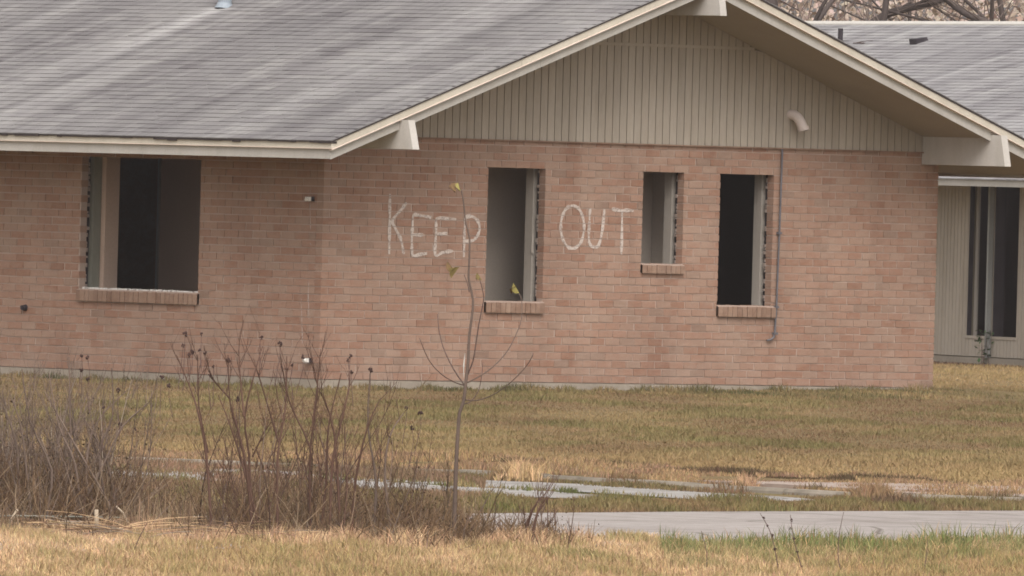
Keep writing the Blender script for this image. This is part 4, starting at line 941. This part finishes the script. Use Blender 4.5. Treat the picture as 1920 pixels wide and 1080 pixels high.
stick([at(-2.34,86.2,-.06), at(-2.345,86.2,.055)], [.013,.012], 'cutwood', 'cut_stump', 'short pale cut stump standing in the straw under the left thicket', 'stump')
stick([at(-2.24,86.5,.07), at(-2.20,86.5,.035), at(-2.17,86.5,-.02), at(-2.15,86.5,-.1)], [.005,.005,.005,.004], 'cutwood', 'bent_stick', 'bent pale stick right of the cut stump')
stick([at(-3.2,86.9,-.02), at(-2.85,86.9,-.01), at(-2.2,86.8,.0)], [.006,.006,.004], 'framegreen', 'fallen_branch', 'long thin pale branch lying level in the straw at the left edge')
# brown litter mound under the left shrub
n = 9000; L = RNG.normal(-2.27,.17,n); D = 86.75+RNG.normal(0,.25,n)
blades('leaf_mound', L, D, RNG.uniform(.01,.12,n)*np.exp(-((L+2.27)/.2)**2), RNG.uniform(.004,.008,n), jit(pick((.13,.075,.045),(.07,.05,.03),RNG.random(n)), .3), 'small mound of brown needles and leaves beside the cut stump', 'leaf litter', lean=1.1)

# tufts along the kerb
def tuft(L0, D0, wd, h, n, cols, label, name='dry_grass_clump', cat='grass clump', grp=None, lean=.5):
    l = L0+RNG.normal(0, wd, n); d = D0+RNG.normal(0, .25, n); o = blades(name, l, d, h*RNG.uniform(.35,1,n)*np.exp(-((l-L0)/(wd*2.2))**2), RNG.uniform(.004,.008,n), jit(pick(cols[0], cols[1], RNG.random(n)), .3), label, cat, lean=lean)
    if grp: o['group'] = grp
tuft(.10, 105.6, .085, .20, 700, (STRAW, GOLD), 'golden clump of dry grass breaking over the kerb in the middle')
tuft(-.02, 105.8, .07, .12, 300, (TAN, BROWN), 'low brown clump left of the golden clump by the kerb')
tuft(2.50, 102.4, .10, .17, 700, (TAN, PINK), 'brownish clump of dead grass filling the gap in the kerb at the right')
tuft(1.66, 104.6, .06, .16, 260, (STRAW, PINK), 'pale dead grass standing between two bare slabs of the sidewalk')
tuft(2.42, 104.6, .10, .11, 300, (TAN, PINK), 'reddish dead tuft at the right end of the bare slabs')
tuft(1.62, 99.0, .10, .12, 420, (BROWN, GREEN), 'bushy weed clump on the verge right of centre', 'weed_clump', 'weeds')
tuft(2.62, 100.2, .16, .13, 600, (BROWN, (.09,.06,.045)), 'brown bushy weed clump on the verge at the right', 'weed_clump', 'weeds')
tuft(.95, 104.9, .22, .06, 500, (BROWN, TAN), 'low ragged brown weeds along the middle of the kerb', 'weed_clump', 'weeds')
tuft(3.25, 104.0, .35, .08, 900, (BROWN, PINK), 'long ragged mat of dead weeds over the sidewalk at the right edge', 'weed_clump', 'weeds')
tuft(.42, 101.6, .06, .07, 200, (GREEN, DKG), 'small green weed on the old side street', 'weed_clump', 'weeds')
tuft(-.30, 103.9, .05, .10, 180, (BROWN, GREEN), 'weed tuft beside the young tree on the old side street', 'weed_clump', 'weeds')
# vine plant at the far post
P = FO+Matrix.Rotation(FROT, 3, 'Z')@Vector((-.10, -1.60, 0)); pl = empty('post_weed', P, 'small green leafy plant growing at the foot of the far porch post', 'plant'); b = MB()
for k in range(5): b.tube([Vector((random.gauss(0,.03),random.gauss(0,.03),-.1)), Vector((random.gauss(0,.06),random.gauss(0,.06),.22+.05*k))], [.003,.0015], 4)
b.build('stem', M['stalk'], pl); M['leafgreen'] = leafmat('green_leaf', (.065,.125,.045)); b = MB()
for k in range(60):
    c = Vector((random.gauss(0,.06),random.gauss(0,.06),random.uniform(-.08,.34))); s_ = random.uniform(.020,.042); a1 = Vector((random.gauss(0,1),random.gauss(0,1),random.gauss(0,.6))).normalized(); a2 = a1.cross(Vector((0,.3,1))).normalized(); b.poly([c-a1*s_, c+a2*s_*.7, c+a1*s_, c-a2*s_*.7], [(0,1,2,3)])
b.build('foliage', M['leafgreen'], pl, kind='stuff')
n = 900; t = RNG.random(n)*3; ss = t-.1; nn_ = -.1-np.abs(RNG.normal(0,.15,n)); px = FO.x+(-.363)*ss+.932*nn_; py = FO.y+(-.932)*ss-.363*nn_; P = np.stack([px,py],1)-camxy[None,:2]
blades('wall_leaf_litter', P@rl[:2], P@al[:2], RNG.uniform(.01,.05,n), RNG.uniform(.01,.02,n), jit(pick((.10,.06,.045),(.20,.13,.09),RNG.random(n)), .3), 'brown leaf litter along the foot of the far wing', 'leaf litter')
# twigs fallen on the far roof
tw = TW(); WM = Matrix.Translation(FO)@Matrix.Rotation(FROT, 4, 'Z')
for k in range(6):
    n_, s__ = WINGPTS['twig']; p = WM@Vector((n_+random.uniform(-.05,.1), -(s__+random.uniform(-.2,.2)), zr0+p3*(n_+.7)+.03)); tw.tube(curve(p, rL*random.uniform(.5,1)+Vector((0,0,random.uniform(-.05,.25))), random.uniform(.2,.5), Vector((0,0,-.2)), 4, .08), [.006,.005,.004,.003,.002], (.07,.05,.045), 4)
tw.build('fallen_twigs', label='dark twigs fallen on the far roof beside the short black pipe', cat='twigs')

# ================================================================== trees behind
M['treebark'] = plain('tree_bark', (.075,.060,.055), .3, 3, .95, grain=12, stretch=(1,1,.25))
def bgtree(L0, D0, r, H, lean, limbs, label, name='bare_tree', ntw=40, given=None):
    o_ = at(L0, D0, GZ); root = empty(name, o_, label, 'tree', 'bare trees behind the far roof')
    path = given and smooth3([at(l, D0, z)-o_ for l, z in given]) or curve(Vector((0,0,-.1)), Vector((0,0,1))+rL*lean, H, rL*random.gauss(0,.15), 9, .04)
    b = MB(); b.tube(path, rad(r, r*.35, len(path)), 10); b.build('trunk', M['treebark'], root, smooth=True)
    tw = TW(); lb = MB()
    for k in range(limbs):
        j = int(random.uniform(.35,.95)*(len(path)-1)); sd_ = random.choice((-1,1))
        q = curve(path[j], rL*sd_*random.uniform(.4,1)+aD*random.gauss(0,.4)+Vector((0,0,random.uniform(.1,.9))), random.uniform(1.2,3.2), Vector((0,0,.3)), 6, .10); lb.tube(q, rad(r*.38, r*.09, len(q)), 6)
        twigs(tw, q, .016, .9, (.17,.135,.12), ntw//10, 1, .2, .1)
    twigs(tw, path, .018, 1.2, (.17,.135,.12), ntw//2, 1, .1, .35)
    if lb.v: lb.build('limb', M['treebark'], root, smooth=True)
    if tw.V:
        me = colmesh('twigs', np.array(tw.V), np.array(tw.F), np.array(tw.C), M['twig'], 4); link('twigs', me, root, kind='stuff')
bgtree(4.06, 214, .17, 9, .0, 6, 'thick dark tree trunk rising just beyond the brick roof slope')
bgtree(4.38, 216, .03, 6, .03, 3, 'very thin sapling trunk right of the thick dark trunk', ntw=20)
bgtree(4.93, 215, .075, 8, -.02, 5, 'medium straight trunk in the middle of the tree gap')
bgtree(4.60, 217, .09, 7, .4, 5, 'tree with a thick limb leaning to the right above the far roof', given=[(4.60,-.2),(4.75,2.4),(4.95,4.1),(5.2,4.50),(5.6,4.66),(6.1,4.80),(6.5,5.2),(6.9,6.2)])
bgtree(7.1, 216, .08, 7, -.3, 5, 'tree with an arching limb bending left above the far roof', given=[(7.3,-.2),(7.2,3.6),(6.9,4.32),(6.55,4.52),(6.25,4.68),(5.95,5.0),(5.7,5.8)])
bgtree(6.75, 218, .05, 8, .05, 5, 'slim trunk near the right edge behind the far roof')
bgtree(7.45, 219, .07, 8, -.05, 5, 'tree at the right edge behind the far roof')
bgtree(5.9, 220, .05, 8, .0, 5, 'slim brown trunk between the two leaning limbs')
# dry understorey behind the trees
tw = TW()
for k in range(450):
    l = random.uniform(1.5, 10); d = random.uniform(222, 236); p = at(l, d, random.uniform(1.8, 5.2)); q = curve(p, rL*random.gauss(0,.8)+Vector((0,0,random.uniform(.2,1.2))), random.uniform(.4,1.3), Vector((0,0,.2)), 4, .15)
    tw.tube(q, rad(random.uniform(.006,.02), .005, len(q)), vcol(random.choice([(.24,.19,.15),(.34,.27,.21),(.15,.11,.095)]), .2), 3)
tw.build('distant_brush', label='tangle of bare twigs far behind the roofs', cat='brush', kind='stuff')
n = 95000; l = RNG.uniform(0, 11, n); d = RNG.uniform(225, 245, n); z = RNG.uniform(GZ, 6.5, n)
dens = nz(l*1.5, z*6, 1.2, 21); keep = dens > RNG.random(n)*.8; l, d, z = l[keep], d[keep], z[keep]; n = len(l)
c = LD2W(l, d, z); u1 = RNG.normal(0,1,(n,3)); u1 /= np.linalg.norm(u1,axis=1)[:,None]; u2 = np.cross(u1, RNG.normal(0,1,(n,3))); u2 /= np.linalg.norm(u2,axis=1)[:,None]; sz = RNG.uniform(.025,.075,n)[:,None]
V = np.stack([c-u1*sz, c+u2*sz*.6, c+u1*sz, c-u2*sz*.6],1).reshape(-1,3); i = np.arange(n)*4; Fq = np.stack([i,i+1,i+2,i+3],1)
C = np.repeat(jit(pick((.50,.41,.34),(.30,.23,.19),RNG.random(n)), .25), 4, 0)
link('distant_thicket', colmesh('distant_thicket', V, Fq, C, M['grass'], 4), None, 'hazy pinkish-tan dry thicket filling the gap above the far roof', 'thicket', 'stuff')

# ================================================================== thin damp air
hz = bpy.data.materials.new('haze'); hz.use_nodes = True; hn = hz.node_tree
for x in list(hn.nodes):
    if x.type == 'BSDF_PRINCIPLED': hn.nodes.remove(x)
pv = hn.nodes.new('ShaderNodeVolumePrincipled'); pv.inputs['Color'].default_value = (.97,.89,.87,1); pv.inputs['Density'].default_value = HAZE
hn.links.new(pv.outputs[0], [x for x in hn.nodes if x.type == 'OUTPUT_MATERIAL'][0].inputs['Volume'])
b = MB(); b.box(-910,910,-910,910,GZ-1,12.5); b.build('haze', hz, kind='stuff')
